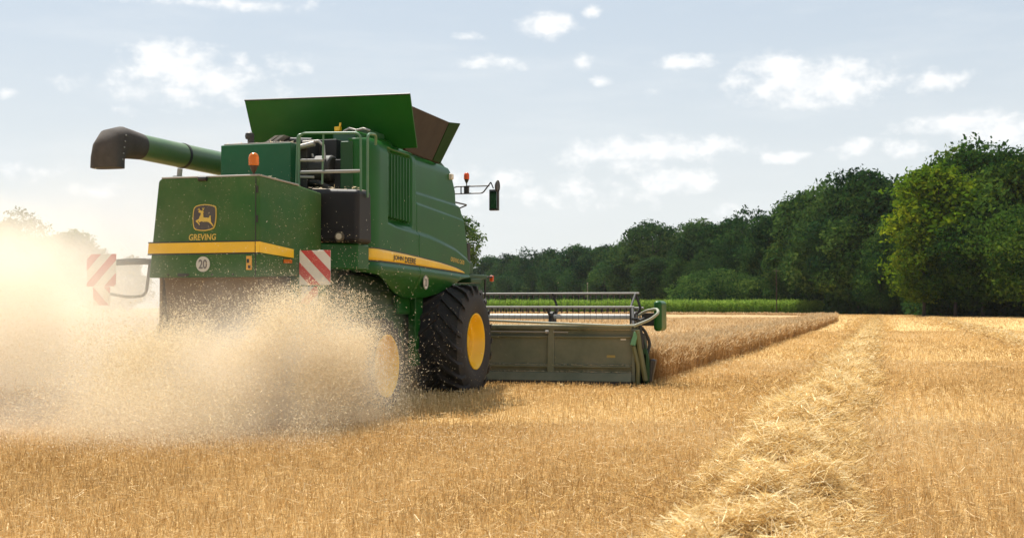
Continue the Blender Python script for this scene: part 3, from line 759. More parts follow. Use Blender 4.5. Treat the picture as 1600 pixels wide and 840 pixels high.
# ---- side panel: one pressed sheet with ledges, a grille recess and a tucked-in lower edge
ZB = [(-3.9, 2.0), (-3.65, 1.97), (-3.35, 1.93), (-3.02, 1.84), (-2.7, 1.745), (-2.38, 1.67), (-2.0, 1.62), (-1.55, 1.6), (-1.0, 1.62), (-0.6, 1.68), (-0.33, 1.76), (-0.05, 1.86), (0.3, 1.95), (0.9, 2.01)]
ZT = [(-3.65, 3.90), (-3.4, 3.93), (-2.5, 3.94), (-1.7, 3.92), (0.1, 3.87), (0.9, 3.85)]
YF = [(1.6, .84), (2.03, .88), (2.26, .93), (2.6, .86), (3.0, .70), (3.2, .56), (3.24, .42), (3.48, .38), (3.7, .22), (3.86, .10)]
ZS = [(-3.0, 2.735), (-2.9, 2.72), (-1.84, 2.655), (-1.2, 2.62), (-.65, 2.565), (0.1, 2.47), (.68, 2.34), (.95, 2.26)]
STT = [(-3.56, 2.315), (-2.5, 2.285), (-1.69, 2.25), (-.7, 2.20), (0, 2.145), (.35, 2.105), (.54, 2.07)]
STB = [(-3.56, 2.145), (-2.5, 2.135), (-1.69, 2.12), (-.2, 2.085), (.54, 2.062)]
def panel_x(y, z):
    x = np.full(np.broadcast(y, z).shape, 1.5)
    front = sstep(-1.72, -1.69, y)
    z1 = 3.29 - 0.025 * (y + 1.6); z2 = 3.11 - 0.05 * (y + 1.6); zs = interp(y, ZS)
    x = x - front * 0.035 * sstep(z1 - .025, z1 + .012, z)
    x = x - front * 0.018 * sstep(z2 - .012, z2 + .008, z)
    x = x - sstep(-2.9, -2.6, y) * 0.045 * sstep(zs - .045, zs + .02, z)
    gr = sstep(-3.0, -2.94, y) * (1 - sstep(-1.95, -1.89, y)) * sstep(2.69, 2.78, z + 0.06 * np.clip((-2.7 - y) / .3, 0, 1) * 0) * (1 - sstep(3.80, 3.86, z))
    x = x - gr * 0.07
    x = x - 0.012 * np.exp(-((y + 1.705) / .014) ** 2)
    zl = interp(y, STB) - 0.03
    x = x + 0.022 * (1 - sstep(zl - .05, zl + .004, z))
    tuck = np.clip((zl - .1 - z) / 0.45, 0, 1)
    x = x - 0.26 * tuck ** 1.6
    top = np.clip((z - 3.72) / .22, 0, 1); x = x - 0.16 * (1 - np.sqrt(np.clip(1 - top ** 2, 0, 1)))
    rear = np.clip((-3.28 - y) / .37, 0, 1); x = x - 0.30 * (1 - np.sqrt(np.clip(1 - rear ** 2, 0, 1)))
    fr = np.clip((y - (interp(z, YF) - .10)) / .10, 0, 1); x = x - 0.05 * fr ** 2
    return x
def panel_mesh():
    nu, nv = 230, 150
    u = np.linspace(0, 1, nu)[None, :]; v = np.linspace(0, 1, nv)[:, None]
    y0 = -3.65 + u * 4.5 + v * 0
    z = interp(y0, ZB) * (1 - v) + interp(y0, ZT) * v
    y = -3.65 + u * (interp(z, YF) + 3.65)
    # rounded rear top corner
    x = panel_x(y, z)
    V = np.stack([x, y, z], -1).reshape(-1, 3); i = np.arange((nv - 1) * (nu - 1)); a = (i // (nu - 1)) * nu + i % (nu - 1)
    return V, np.stack([a, a + 1, a + nu + 1, a + nu], 1)
V_, F_ = panel_mesh()
me = from_arrays('side_panel', V_, F_, GREEN, smooth=True)
PANEL = link(bpy.data.objects.new('side_panel', me), ROOT)
md = PANEL.modifiers.new('thick', 'SOLIDIFY'); md.thickness = 0.03; md.offset = -1
# grille ribs
for k in range(8):
    yy = -2.87 + k * 0.122
    m = MB(); w = .036
    m.hexa([(1.40, yy - w, 2.80 - k * .004), (1.462, yy - w * .5, 2.82 - k * .004), (1.462, yy + w * .5, 2.82 - k * .004), (1.40, yy + w, 2.80 - k * .004),
            (1.40, yy - w, 3.80), (1.458, yy - w * .5, 3.77), (1.458, yy + w * .5, 3.77), (1.40, yy + w, 3.80)])
    m.build('grille_rib', GREEN, PANEL, bevel=.008)
def on_panel(name, top, bot, y0, y1, m, off, n=60):
    ys = np.linspace(y0, y1, n); t = np.linspace(0, 1, 5)[:, None]
    Z = interp(ys, bot)[None] * (1 - t) + interp(ys, top)[None] * t; Y = np.repeat(ys[None], 5, 0)
    X = panel_x(Y, Z) + off
    i = np.arange(4 * (n - 1)); a = (i // (n - 1)) * n + i % (n - 1)
    o = bpy.data.objects.new(name, from_arrays(name, np.stack([X, Y, Z], -1).reshape(-1, 3), np.stack([a, a + 1, a + n + 1, a + n], 1), m, smooth=True))
    md = o.modifiers.new('thick', 'SOLIDIFY'); md.thickness = 0.004; md.offset = -1
    return link(o, PANEL)
on_panel('stripe', STT, STB, -3.56, .54, YELLOW, .006)
on_panel('stripe_edge', [(a, b - .004) for a, b in STB], [(a, b - .022) for a, b in STB], -3.56, .5, INK, .005)
on_panel('stripe_edge', [(a, b + .016) for a, b in STT], [(a, b + .002) for a, b in STT], -3.56, .45, INK, .004)
SROT = (R(90), R(1.2), R(90))
text('lettering', 'JOHN', INK, PANEL, (1.512, -2.60, 2.196), SROT, .41, .088, bold=.02); text('lettering', 'DEERE', INK, PANEL, (1.512, -2.10, 2.185), SROT, .47, .088, bold=.02)
text('lettering', 'GREVING', LETTER_YELLOW, PANEL, (1.5055, .0, 2.27), (R(90), R(3.5), R(90)), .42, .075, shear=.15, bold=.015); text('lettering', 'C670', LETTER_YELLOW, PANEL, (1.5045, .38, 2.25), (R(90), R(3.5), R(90)), .25, .075, shear=.15, bold=.015)
m = MB(); xs_ = float(panel_x(np.array(-1.45), np.array(1.95))) + .02
m.lathe([(0, .0), (0, .115), (.006, .115), (.006, .0)], 'x', (xs_ - .02, -1.45, 1.86), 28, cap=False)
sg = m.build('speed_sign', WHITE, PANEL, smooth=True)
m = MB(); m.lathe([(0, .098), (.002, .098), (.002, .112), (0, .112)], 'x', (xs_ - .013, -1.45, 1.86), 28, cap=False); m.build('sign_ring', GREYINK, PANEL)
text('sign_number', '20', GREYINK, PANEL, (xs_ - .01, -1.45, 1.86), (R(90), 0, R(90)), .11, .13, bold=.02)
m = MB(); m.box(1.34, 1.455, -.02, .10, 3.66, 3.76); m.build('work_lamp', WHITE, PANEL, bevel=.02)
# back return of the panel
m = MB(); m.hexa([(1.02, -3.66, 2.36), (1.24, -3.66, 2.36), (1.24, -3.55, 2.36), (1.02, -3.5, 2.36), (1.02, -3.66, 3.86), (1.22, -3.66, 3.86), (1.22, -3.55, 3.86), (1.02, -3.5, 3.86)])
m.build('corner_post', GREEN_DARK, ROOT, bevel=.02)
# mirrored plain panel on the far side
m = MB(); m.prism([(-3.6, 1.97), (-3.0, 1.84), (-2.3, 1.66), (-1.5, 1.6), (-.6, 1.68), (0, 1.88), (.88, 2.0), (.9, 2.3), (.6, 3.1), (.1, 3.86), (-1.9, 3.86), (-2.3, 3.0), (-3.6, 2.8)], -1.5, -1.46, 'x')
m.build('side_panel', GREEN, ROOT, bevel=.02)

# ---- inner bodies
m = MB(); m.box(-1.3, 1.34, -2.25, .05, 1.95, 3.86); m.hexa([(-1.2, -2.2, 3.86), (1.32, -2.2, 3.86), (1.32, .1, 3.86), (-1.2, .1, 3.86), (-1.2, -2.25, 4.0), (1.34, -2.25, 4.0), (1.30, -.3, 4.0), (-1.2, -.3, 4.0)])
m.build('grain_tank', GREEN_DARK, ROOT, bevel=.02)
m = MB(); m.box(-.78, .78, -5.2, 1.0, .95, 2.6); m.box(-.9, .98, -3.2, .7, .75, 1.95); m.build('threshing_body', GREEN_DARK, ROOT, bevel=.03)
m = MB(); m.box(-1.5, 1.2, -.14, .14, .78, 1.06); m.box(-1.4, 1.4, -3.77, -3.57, .55, .75); m.box(-.55, .55, -3.6, -.2, .55, .8); m.build('axle_frame', DARK, ROOT, bevel=.02)
m = MB(); m.box(1.06, 1.2, -1.06, -.72, .5, 1.7); m.box(1.0, 1.1, -1.6, -.4, 1.35, 1.65); m.build('support_leg', GREEN, ROOT, bevel=.02)
m = MB(); m.box(.9, 1.0, -2.95, -1.1, .62, 1.72); m.box(1.0, 1.03, -2.6, -1.4, .9, 1.5); m.build('side_shield', GREEN_DARK, ROOT, bevel=.02)
# green cross beam under the fuel tank
m = MB(); m.hexa([(.93, -4.34, 2.0), (1.48, -4.05, 1.98), (1.46, -3.6, 1.98), (.93, -3.6, 2.0), (.93, -4.34, 2.36), (1.48, -4.05, 2.36), (1.46, -3.6, 2.36), (.93, -3.6, 2.36)])
m.build('cross_beam', GREEN, ROOT, bevel=.03)
m = MB(); m.box(.90, 1.02, -5.0, -4.2, 1.55, 2.3); m.box(1.02, 1.12, -4.7, -4.3, 1.6, 2.05); m.build('hood_bracket', GREEN, ROOT, bevel=.02)

# ---- rear hood
def hood_ring(y, xl, xr, zb, zt, xlt, xrt, r=.07):
    pts = [(xl, zb), (xr, zb)]
    for k in range(5): a = R(90 * k / 4); pts.append((xrt - r * .5 + r * .5 * math.cos(a), zt - r * .5 + r * .5 * math.sin(a)))
    for k in range(6): a = R(90 + 90 * k / 5); pts.append((xlt + r + r * math.cos(a), zt - r + r * math.sin(a)))
    return [(p[0], y, p[1]) for p in pts]
m = MB(); m.loft([hood_ring(-5.8, -.74, .88, 1.845, 3.155, -.61, .87), hood_ring(-5.05, -.93, 1.05, 1.88, 3.09, -.80, 1.06), hood_ring(-4.35, -.95, 1.06, 1.95, 3.05, -.82, 1.06)])
HOOD = m.build('rear_hood', GREEN_DUSTY, ROOT, bevel=.022, seg=3)
m = MB(); m.tube([(-.56, -5.79, 3.16), (.86, -5.79, 3.158), (1.055, -5.06, 3.092)], .014, 6); m.build('rim_highlight', GREY, HOOD, smooth=True)  # pale lit line on the dusty top edge, put in as a grey tube
m = MB(); m.box(.815, .827, -5.8035, -5.79, 1.86, 3.13); m.build('hood_seam', DARK, HOOD)
m = MB(); m.hexa([(-.755, -5.812, 2.165), (.815, -5.812, 2.165), (.815, -5.78, 2.165), (-.75, -5.78, 2.165), (-.744, -5.812, 2.302), (.815, -5.812, 2.302), (.815, -5.78, 2.302), (-.74, -5.78, 2.302)])
m.build('stripe', YELLOW_DUSTY, HOOD, bevel=.004)
m = MB()
m.hexa([(.828, -5.812, 2.165), (.885, -5.812, 2.165), (.885, -5.78, 2.165), (.828, -5.78, 2.165), (.828, -5.812, 2.302), (.885, -5.812, 2.302), (.885, -5.78, 2.302), (.828, -5.78, 2.302)])
m.hexa([(.888, -5.808, 2.163), (1.048, -5.17, 2.115), (1.02, -5.17, 2.115), (.87, -5.79, 2.163), (.885, -5.808, 2.302), (1.046, -5.17, 2.228), (1.02, -5.17, 2.228), (.87, -5.79, 2.302)])
m.build('stripe', YELLOW, HOOD)
m = MB(); m.box(-.752, .884, -5.806, -5.78, 2.304, 2.318); m.box(-.76, .886, -5.806, -5.78, 2.146, 2.163); m.build('stripe_edge', INK, HOOD)
# badge with a leaping deer
BX, BZ = .085, 2.625
def bp(px, py, s=.00091): return (BX + (px - 470) * s, BZ - (py - 358) * s)
out = [(300, 215), (330, 190), (400, 172), (470, 166), (545, 172), (615, 188), (648, 200), (660, 240), (662, 330), (655, 420), (640, 480), (620, 515), (560, 538), (480, 550), (400, 547), (330, 535), (300, 510), (285, 450), (280, 360), (285, 280)]
def shrink(pts, k): return [(470 + (a - 470) * k, 358 + (b - 358) * k) for a, b in pts]
BADGE = MB().prism([bp(*p) for p in out], -5.812, -5.795, 'y').build('badge', LETTER_YELLOW, HOOD)
MB().prism([bp(*p) for p in shrink(out, .925)], -5.816, -5.80, 'y').build('badge_field', mat('badge_dark', (.028, .026, .034), .5, dust=.15), HOOD)
deer = [(374, 270), (384, 284), (412, 290), (418, 312), (398, 345), (386, 376), (350, 392), (334, 404), (336, 412), (372, 442), (392, 464), (400, 458), (384, 434), (364, 410), (396, 402), (380, 424), (388, 428), (420, 412), (470, 418), (520, 418), (548, 428), (590, 462), (612, 488), (622, 482), (604, 452), (578, 420), (578, 384), (572, 362), (578, 336), (566, 330), (553, 346), (548, 362), (500, 360), (458, 356), (456, 318), (452, 292), (466, 280), (456, 270), (440, 262), (408, 258), (390, 258)]
MB().prism([bp(*p) for p in deer], -5.820, -5.814, 'y').build('deer', LETTER_YELLOW, HOOD)
m = MB()
for pl in ([(436, 262), (458, 246), (468, 216)], [(456, 248), (440, 222)], [(412, 258), (388, 246), (386, 222)], [(392, 246), (366, 240)]):
    m.tube([(bp(*p)[0], -5.818, bp(*p)[1]) for p in pl], .005, 5)
m.build('deer_antlers', LETTER_YELLOW, HOOD)
text('lettering', 'GREVING', LETTER_YELLOW, HOOD, (.055, -5.806, 2.372), (R(90), 0, 0), .40, .082, shear=.12, bold=.02)
m = MB(); m.prism([(.065 + .1 * math.cos(2 * math.pi * k / 28), 2.02 + .1 * math.sin(2 * math.pi * k / 28)) for k in range(28)], -5.807, -5.79, 'y')
m.build('speed_sign', mat('dusty_white_disc', (.6, .57, .5), .6, dust=.3, dust_col=(.4, .35, .25)), HOOD)
text('sign_number', '20', GREYINK, HOOD, (.065, -5.8095, 2.02), (R(90), 0, 0), .125, .125, bold=.03)
m = MB(); m.box(.69, .77, -5.808, -5.79, 1.94, 2.12); m.build('reflector', mat('orange_reflector', (.72, .34, .02), .3, dust=.15), HOOD, bevel=.006)
MB().box(.70, .735, -5.811, -5.80, 2.03, 2.08).build('reflector_screw', INK, HOOD); MB().box(.72, .755, -5.811, -5.80, 1.96, 2.0).build('reflector_screw', INK, HOOD)
m = MB(); m.hexa([(1.0, -5.36, 2.04), (1.04, -5.2, 2.04), (1.02, -5.18, 2.04), (.98, -5.34, 2.04), (1.0, -5.36, 2.09), (1.04, -5.2, 2.09), (1.02, -5.18, 2.09), (.98, -5.34, 2.09)]); m.build('reflector', AMBER, HOOD)
m = MB(); m.tube([(-.44, -5.6, 3.12), (-.44, -5.6, 3.2)], .07, 10); m.tube([(-.42, -5.6, 3.2), (-.41, -5.6, 3.3)], .035, 8); m.build('auger_rest', GREY, HOOD, smooth=True)
m = MB(); m.tube([(.0, -5.82, 3.13), (.12, -5.82, 3.13)], .03, 8); m.build('hood_latch', DARK, HOOD, smooth=True)

def beacon(x, y, z, parent, s=1.0):
    m = MB(); m.tube([(x, y, z), (x, y, z + .07 * s), (x, y, z + .09 * s), (x, y, z + .16 * s)], [.012 * s, .014 * s, .03 * s, .058 * s], 14)
    b = m.build('beacon_base', mat('beacon_brown', (.06, .028, .02), .6) if parent is HOOD else BLACK, parent, smooth=True)
    m = MB(); m.lathe([(.16 * s, .052 * s), (.165 * s, .066 * s), (.26 * s, .068 * s), (.30 * s, .058 * s), (.325 * s, .03 * s), (.33 * s, .0)], 'z', (x, y, z), 18)
    m.build('beacon_lens', AMBER if parent is HOOD else ORANGE_RED, parent, smooth=True)
beacon(.745, -5.72, 3.13, HOOD)

# ---- straw chopper and chaff spreader below the hood
m = MB(); m.hexa([(-.62, -5.45, .75), (.72, -5.45, .75), (.72, -4.6, .9), (-.62, -4.6, .9), (-.68, -5.55, 1.90), (.74, -5.55, 1.90), (.74, -4.6, 1.95), (-.68, -4.6, 1.95)])
CH = m.build('straw_chopper', BROWN, ROOT, bevel=.02)
for a_, b_ in ((.742, .80), (-.74, -.69)): MB().box(a_, b_, -5.55, -4.7, 1.0, 1.86).build('chopper_flange', BROWN, CH, bevel=.01)
for sx in (-.45, .55):
    m = MB(); m.lathe([(0, .36), (.05, .38), (.12, .36)], 'z', (sx, -5.35, .55), 24)
    for k in range(6):
        a = k * math.pi / 3; m.hexa([(sx + .05 * math.cos(a), -5.35 + .05 * math.sin(a), .5), (sx + .4 * math.cos(a), -5.35 + .4 * math.sin(a), .5), (sx + .4 * math.cos(a + .06), -5.35 + .4 * math.sin(a + .06), .5), (sx + .05 * math.cos(a + .3), -5.35 + .05 * math.sin(a + .3), .5),
                                      (sx + .05 * math.cos(a), -5.35 + .05 * math.sin(a), .56), (sx + .4 * math.cos(a), -5.35 + .4 * math.sin(a), .56), (sx + .4 * math.cos(a + .06), -5.35 + .4 * math.sin(a + .06), .56), (sx + .05 * math.cos(a + .3), -5.35 + .05 * math.sin(a + .3), .56)])
    m.build('spreader_disc', DARK, CH)

# ---- warning plates
def clip_band(w, h, a, b, sgn):
    poly = [(0, 0), (w, 0), (w, h), (0, h)]
    def cut(poly, f):
        out = []
        for i in range(len(poly)):
            p, q = poly[i], poly[(i + 1) % len(poly)]; fp, fq = f(p), f(q)
            if fp >= 0: out.append(p)
            if fp * fq < 0: t = fp / (fp - fq); out.append((p[0] + (q[0] - p[0]) * t, p[1] + (q[1] - p[1]) * t))
        return out
    u = (lambda p: p[0] + p[1]) if sgn > 0 else (lambda p: (w - p[0]) + p[1])
    poly = cut(poly, lambda p: u(p) - a)
    return cut(poly, lambda p: b - u(p)) if len(poly) > 2 else []
def plate(x0, z0, w, h, y, sgn, label, first):
    o = MB().box(x0, x0 + w, y - .012, y, z0, z0 + h).build('warning_plate', WHITE, ROOT, bevel=.008, label=label)
    for k in range(-2, 6):
        p = clip_band(w, h, first + k * .33, first + .155 + k * .33, sgn)
        if len(p) > 2: MB().prism([(x0 + a, z0 + b) for a, b in p], y - .0145, y - .011, 'y').build('red_stripe', RED, o)
    m = MB(); m.tube([(x0 + w * .5, y + .02, z0 + .1), (x0 + w * .5, y + .02, z0 + h - .1)], .02, 6); m.build('plate_bracket', DARK, o)
    return o
plate(1.10, 1.755, .452, .46, -5.1, 1, 'red and white striped warning plate right of the hood, in front of the rear wheel', .15)
plate(-2.18, 1.755, .47, .45, -5.1, -1, 'red and white striped warning plate on the left bracket, seen through the dust', .03)
plate(1.14, 1.50, .24, .235, -5.12, -1, 'small faded warning plate below the right one, lost in the chaff', .13)
plate(-2.06, 1.49, .27, .255, -5.12, 1, 'small faded warning plate below the left one, lost in the dust', .1)
m = MB(); m.tube(fillet_path([(-.92, -4.9, 2.1), (-1.5, -5.0, 2.1), (-1.95, -5.07, 2.08)], .1), .045, 8); m.tube(fillet_path([(-1.25, -4.98, 2.1), (-1.3, -5.0, 1.62), (-1.55, -5.05, 1.6), (-1.9, -5.07, 1.66)], .1), .022, 6)
m.box(-.95, -.75, -4.95, -4.8, 1.95, 2.2); m.build('plate_arm', DARK, ROOT, smooth=True)
MB().tube([(1.0, -4.9, 2.0), (1.3, -5.07, 2.0)], .03, 8).build('plate_arm', GREEN_DARK, ROOT, smooth=True); MB().tube([(1.05, -4.9, 1.7), (1.25, -5.09, 1.62)], .025, 8).build('plate_arm', GREEN_DARK, ROOT, smooth=True)

# ---- fuel tank
m = MB(); m.hexa([(.78, -4.32, 2.37), (1.60, -4.32, 2.35), (1.56, -3.72, 2.35), (.78, -3.72, 2.37), (.80, -4.32, 3.12), (1.60, -4.30, 3.09), (1.54, -3.72, 3.12), (.80, -3.72, 3.14)])
FT = m.build('fuel_tank', BLACK_TANK, ROOT, bevel=.07, seg=4)
m = MB(); m.hexa([(.86, -4.26, 3.112), (1.54, -4.25, 3.085), (1.50, -3.78, 3.11), (.86, -3.78, 3.13), (.87, -4.24, 3.13), (1.53, -4.23, 3.10), (1.49, -3.8, 3.125), (.87, -3.8, 3.145)]); m.build('dust_film', DUST_LAYER, FT, bevel=.006)
m = MB(); m.tube([(1.33, -4.30, 2.44), (1.33, -4.36, 2.44)], .065, 18); m.build('filler_cap', mat('cap_rim', (.10, .085, .06), .6), FT, smooth=True)
m = MB(); m.tube([(1.33, -4.35, 2.44), (1.33, -4.375, 2.44)], .042, 16); m.build('cap_face', mat('cap_face', (.55, .5, .4), .6, dust=.2), FT, smooth=True)

# ---- platform rails
m = MB(); m.tube(fillet_path([(.60, -4.12, 3.08), (.60, -4.12, 3.93), (1.545, -4.12, 3.90), (1.555, -4.12, 2.37)], .10), .017, 8)
m.tube(fillet_path([(.52, -4.05, 3.1), (.54, -4.05, 3.92), (.60, -4.0, 3.93)], .05), .018, 8); m.tube(fillet_path([(1.6, -4.0, 3.0), (1.6, -4.0, 3.9), (1.6, -3.7, 3.93), (1.55, -3.6, 3.8)], .08), .02, 8)
RAIL = m.build('handrail', RAIL_GREEN, ROOT, smooth=True)
for (x0, x1, z, r) in ((.62, .97, 3.545, .02), (.62, 1.545, 3.375, .022), (.62, .83, 3.31, .018)):
    m = MB(); m.tube([(x0, -4.12, z), (x1, -4.12, z - .01)], r, 8); m.build('rail_bar', GREY, RAIL, smooth=True)
m = MB(); m.tube([(.965, -4.1, 3.9), (.95, -4.1, 3.2)], .015, 6); m.build('rail_bar', RAIL_GREEN, RAIL, smooth=True)
m = MB(); m.box(-.85, 1.36, -4.1, -2.3, 3.04, 3.10); m.build('engine_deck', GREEN_DARK, ROOT, bevel=.01)

# ---- engine bay
EB = MB().box(-.75, .38, -3.95, -2.5, 3.1, 3.83).build('engine_cover', mat('teal_green_paint', (.004, .095, .035), .35, dust=.04, coat=.12, spec=.2), ROOT, bevel=.015)
m = MB(); m.box(-.71, .35, -3.93, -2.55, 3.825, 3.85); m.build('cover_lip', GREY, EB, bevel=.006)
m = MB(); m.tube([(-.34, -3.8, 3.85), (-.34, -3.8, 3.93)], .05, 10); m.lathe([(0, 0), (.03, .06), (.07, .068), (.11, .06), (.14, 0)], 'z', (-.36, -3.8, 3.90), 14); m.build('intake_cap', BLACK, EB, smooth=True)
for k in range(2):
    m = MB(); m.hexa([(-.22 + k * .11, -3.7, 3.85), (-.17 + k * .11, -3.7, 3.85), (-.17 + k * .11, -3.3, 3.85), (-.22 + k * .11, -3.3, 3.85), (.0 + k * .08, -3.7, 3.98), (.07 + k * .08, -3.7, 3.98), (.07 + k * .08, -3.3, 3.98), (.0 + k * .08, -3.3, 3.98)]); m.build('intake_slat', GREY, EB)
m = MB(); m.box(-.2, .38, -3.4, -2.7, 3.84, 3.95); m.tube([(.0, -3.5, 3.93), (.5, -3.5, 3.9)], .05, 8); m.build('intake_box', DARK, EB, bevel=.01)
m = MB(); m.box(.42, 1.2, -3.5, -2.4, 3.1, 3.62); m.lathe([(-.12, .17), (-.1, .2), (.22, .2), (.25, .17)], 'x', (.62, -3.52, 3.48), 20); m.box(.40, .52, -3.7, -2.5, 3.1, 3.9); m.box(.45, .8, -3.3, -2.5, 3.6, 3.95)
m.tube([(.5, -3.6, 3.3), (.75, -3.75, 3.25), (.95, -3.6, 3.12)], .045, 8)
ENG = m.build('engine', DARK, ROOT, bevel=.015)
m = MB(); m.box(.58, 1.2, -2.95, -2.4, 3.55, 4.12); m.build('oil_tank', mat('tank_green', (.012, .10, .045), .4, dust=.08), ENG, bevel=.02)
m = MB(); m.box(.98, 1.05, -3.05, -2.95, 3.1, 4.05); m.build('strut', DARK, ENG)
m = MB(); m.tube([(-.02 + .42, -3.75, 3.78), (.66, -3.75, 3.83)], .04, 10); m.build('exhaust_pipe', STEEL, ENG, smooth=True)
m = MB(); m.tube([(.45, -3.7, 3.86), (.7, -3.7, 3.87), (.78, -3.7, 3.8), (.80, -3.7, 3.6)], .022, 8); m.tube([(.55, -3.6, 3.7), (.62, -3.6, 3.5)], .02, 8); m.build('coolant_hose', STEEL, ENG, smooth=True)
m = MB(); m.tube([(.78, -3.0, 4.10), (.88, -3.02, 4.14), (.98, -3.0, 4.11), (1.1, -3.0, 4.13), (1.2, -2.98, 4.1)], .02, 8); m.build('coolant_hose', STEEL, ENG, smooth=True)
m = MB(); m.box(.60, .69, -2.95, -2.87, 4.12, 4.19); m.tube([(.65, -2.85, 4.19), (.66, -2.85, 4.26)], .02, 8); m.build('oil_cap', YELLOW, ENG, bevel=.008)
m = MB(); m.box(.90, .945, -3.06, -3.03, 3.48, 3.66); m.build('dipstick_tag', YELLOW, ENG)
m = MB(); m.hexa([(1.15, -3.45, 3.2), (1.24, -3.45, 3.2), (1.34, -1.9, 3.2), (1.15, -1.9, 3.2), (1.13, -3.4, 4.06), (1.18, -3.4, 4.03), (1.34, -1.9, 4.0), (1.13, -1.9, 4.06)]); m.build('cooling_housing', GREEN, ROOT, bevel=.03)

# ---- open grain tank flaps
m = MB(); m.hexa([(-1.06, -2.30, 3.93), (1.69, -2.30, 3.91), (1.69, -2.265, 3.91), (-1.06, -2.265, 3.93), (-1.0, -2.8, 4.69), (1.765, -2.8, 4.655), (1.765, -2.765, 4.655), (-1.0, -2.765, 4.69)])
FL = m.build('tank_flap', mat('flap_green', (.006, .095, .010), .4, dust=.03, coat=.1, spec=.2), ROOT, bevel=.006)
m = MB(); m.tube([(-1.0, -2.79, 4.69), (1.765, -2.79, 4.656)], .014, 6); m.build('flap_edge', INK, FL)
m = MB(); m.hexa([(1.40, -2.16, 3.9), (1.44, -2.16, 3.9), (1.43, -.6, 3.87), (1.39, -.6, 3.87), (1.70, -2.60, 4.50), (1.73, -2.60, 4.50), (1.72, -.90, 4.50), (1.69, -.90, 4.50)])
sf = m.build('tank_flap', mat('flap_rubber', (0.022, 0.017, 0.014), 0.85, dust=0.4, dust_col=(0.07, 0.053, 0.042), dscale=3.5, bump=0.4, bscale=9), ROOT, label='dusty brown side flap of the grain tank')
m = MB(); m.hexa([(-1.3, -.55, 3.9), (1.44, -.58, 3.87), (1.44, -.545, 3.87), (-1.3, -.51, 3.9), (-1.5, -.36, 4.60), (1.74, -.42, 4.55), (1.74, -.385, 4.55), (-1.5, -.32, 4.60)]); m.build('tank_flap', GREEN_DARK, ROOT, bevel=.006)
m = MB(); m.hexa([(1.42, -.93, 3.88), (1.45, -.93, 3.88), (1.45, -.56, 3.88), (1.42, -.56, 3.88), (1.70, -.90, 4.50), (1.73, -.90, 4.50), (1.74, -.42, 4.55), (1.71, -.42, 4.55)]); m.build('flap_gusset', mat('gusset_green', (.003, .036, .006), .6, spec=.1), ROOT)

# ---- unloading auger
def aug(y): t = (y + 2) / -2; return Vector((-1.86 - .29 * t, y, 3.81 + .06 * t))
m = MB(); m.tube([aug(.4), aug(-4.15)], .192, 24); AU = m.build('unloading_auger', mat('auger_green', (.022, .13, .03), .33, dust=.30, dust_col=(.30, .28, .16), dscale=1.1, coat=.3), ROOT, smooth=True)
m = MB(); m.tube([aug(-2.93), aug(-2.98)], .20, 24); m.tube([aug(-2.95) + Vector((.05, 0, .17)), aug(-2.3) + Vector((.05, 0, .18)), aug(-1.6) + Vector((.06, 0, .175))], .008, 5); m.build('auger_band', DARK, AU, smooth=True)
rings = []
spath = [(-3.92, .0, .197, .197), (-4.12, .0, .21, .215), (-4.32, .0, .215, .235), (-4.47, -.05, .22, .235), (-4.545, -.15, .225, .205), (-4.57, -.27, .235, .165), (-4.575, -.41, .25, .125)]
P_ = [aug(a) + Vector((0, 0, b)) for a, b, c, d in spath]
for i, (a, b, rx_, rz_) in enumerate(spath):
    t = (P_[min(i + 1, 6)] - P_[max(i - 1, 0)]).normalized(); u = Vector((1, 0, 0)); u = (u - t * u.dot(t)).normalized(); w = t.cross(u)
    sq = i / 6
    ring = []
    for k in range(24):
        an = 2 * math.pi * k / 24; c_, s_ = math.cos(an), math.sin(an)
        e = 1 - .45 * sq; cc = math.copysign(abs(c_) ** e, c_); ss = math.copysign(abs(s_) ** e, s_)
        ring.append(P_[i] + u * cc * rx_ + w * ss * rz_)
    rings.append(ring)
m = MB(); m.loft(rings); SP = m.build('auger_spout', BOOT, AU, smooth=True)
for k in range(6):
    m = MB(); p = P_[2] + Vector((.16, -.05 - .02 * k, -.02 - .09 * k)); m.lathe([(-.006, .0), (-.006, .012), (.006, .012), (.006, 0)], 'x', (p[0] + .04, p[1] - .1, p[2] + .1), 8); m.build('spout_bolt', GREY, AU)

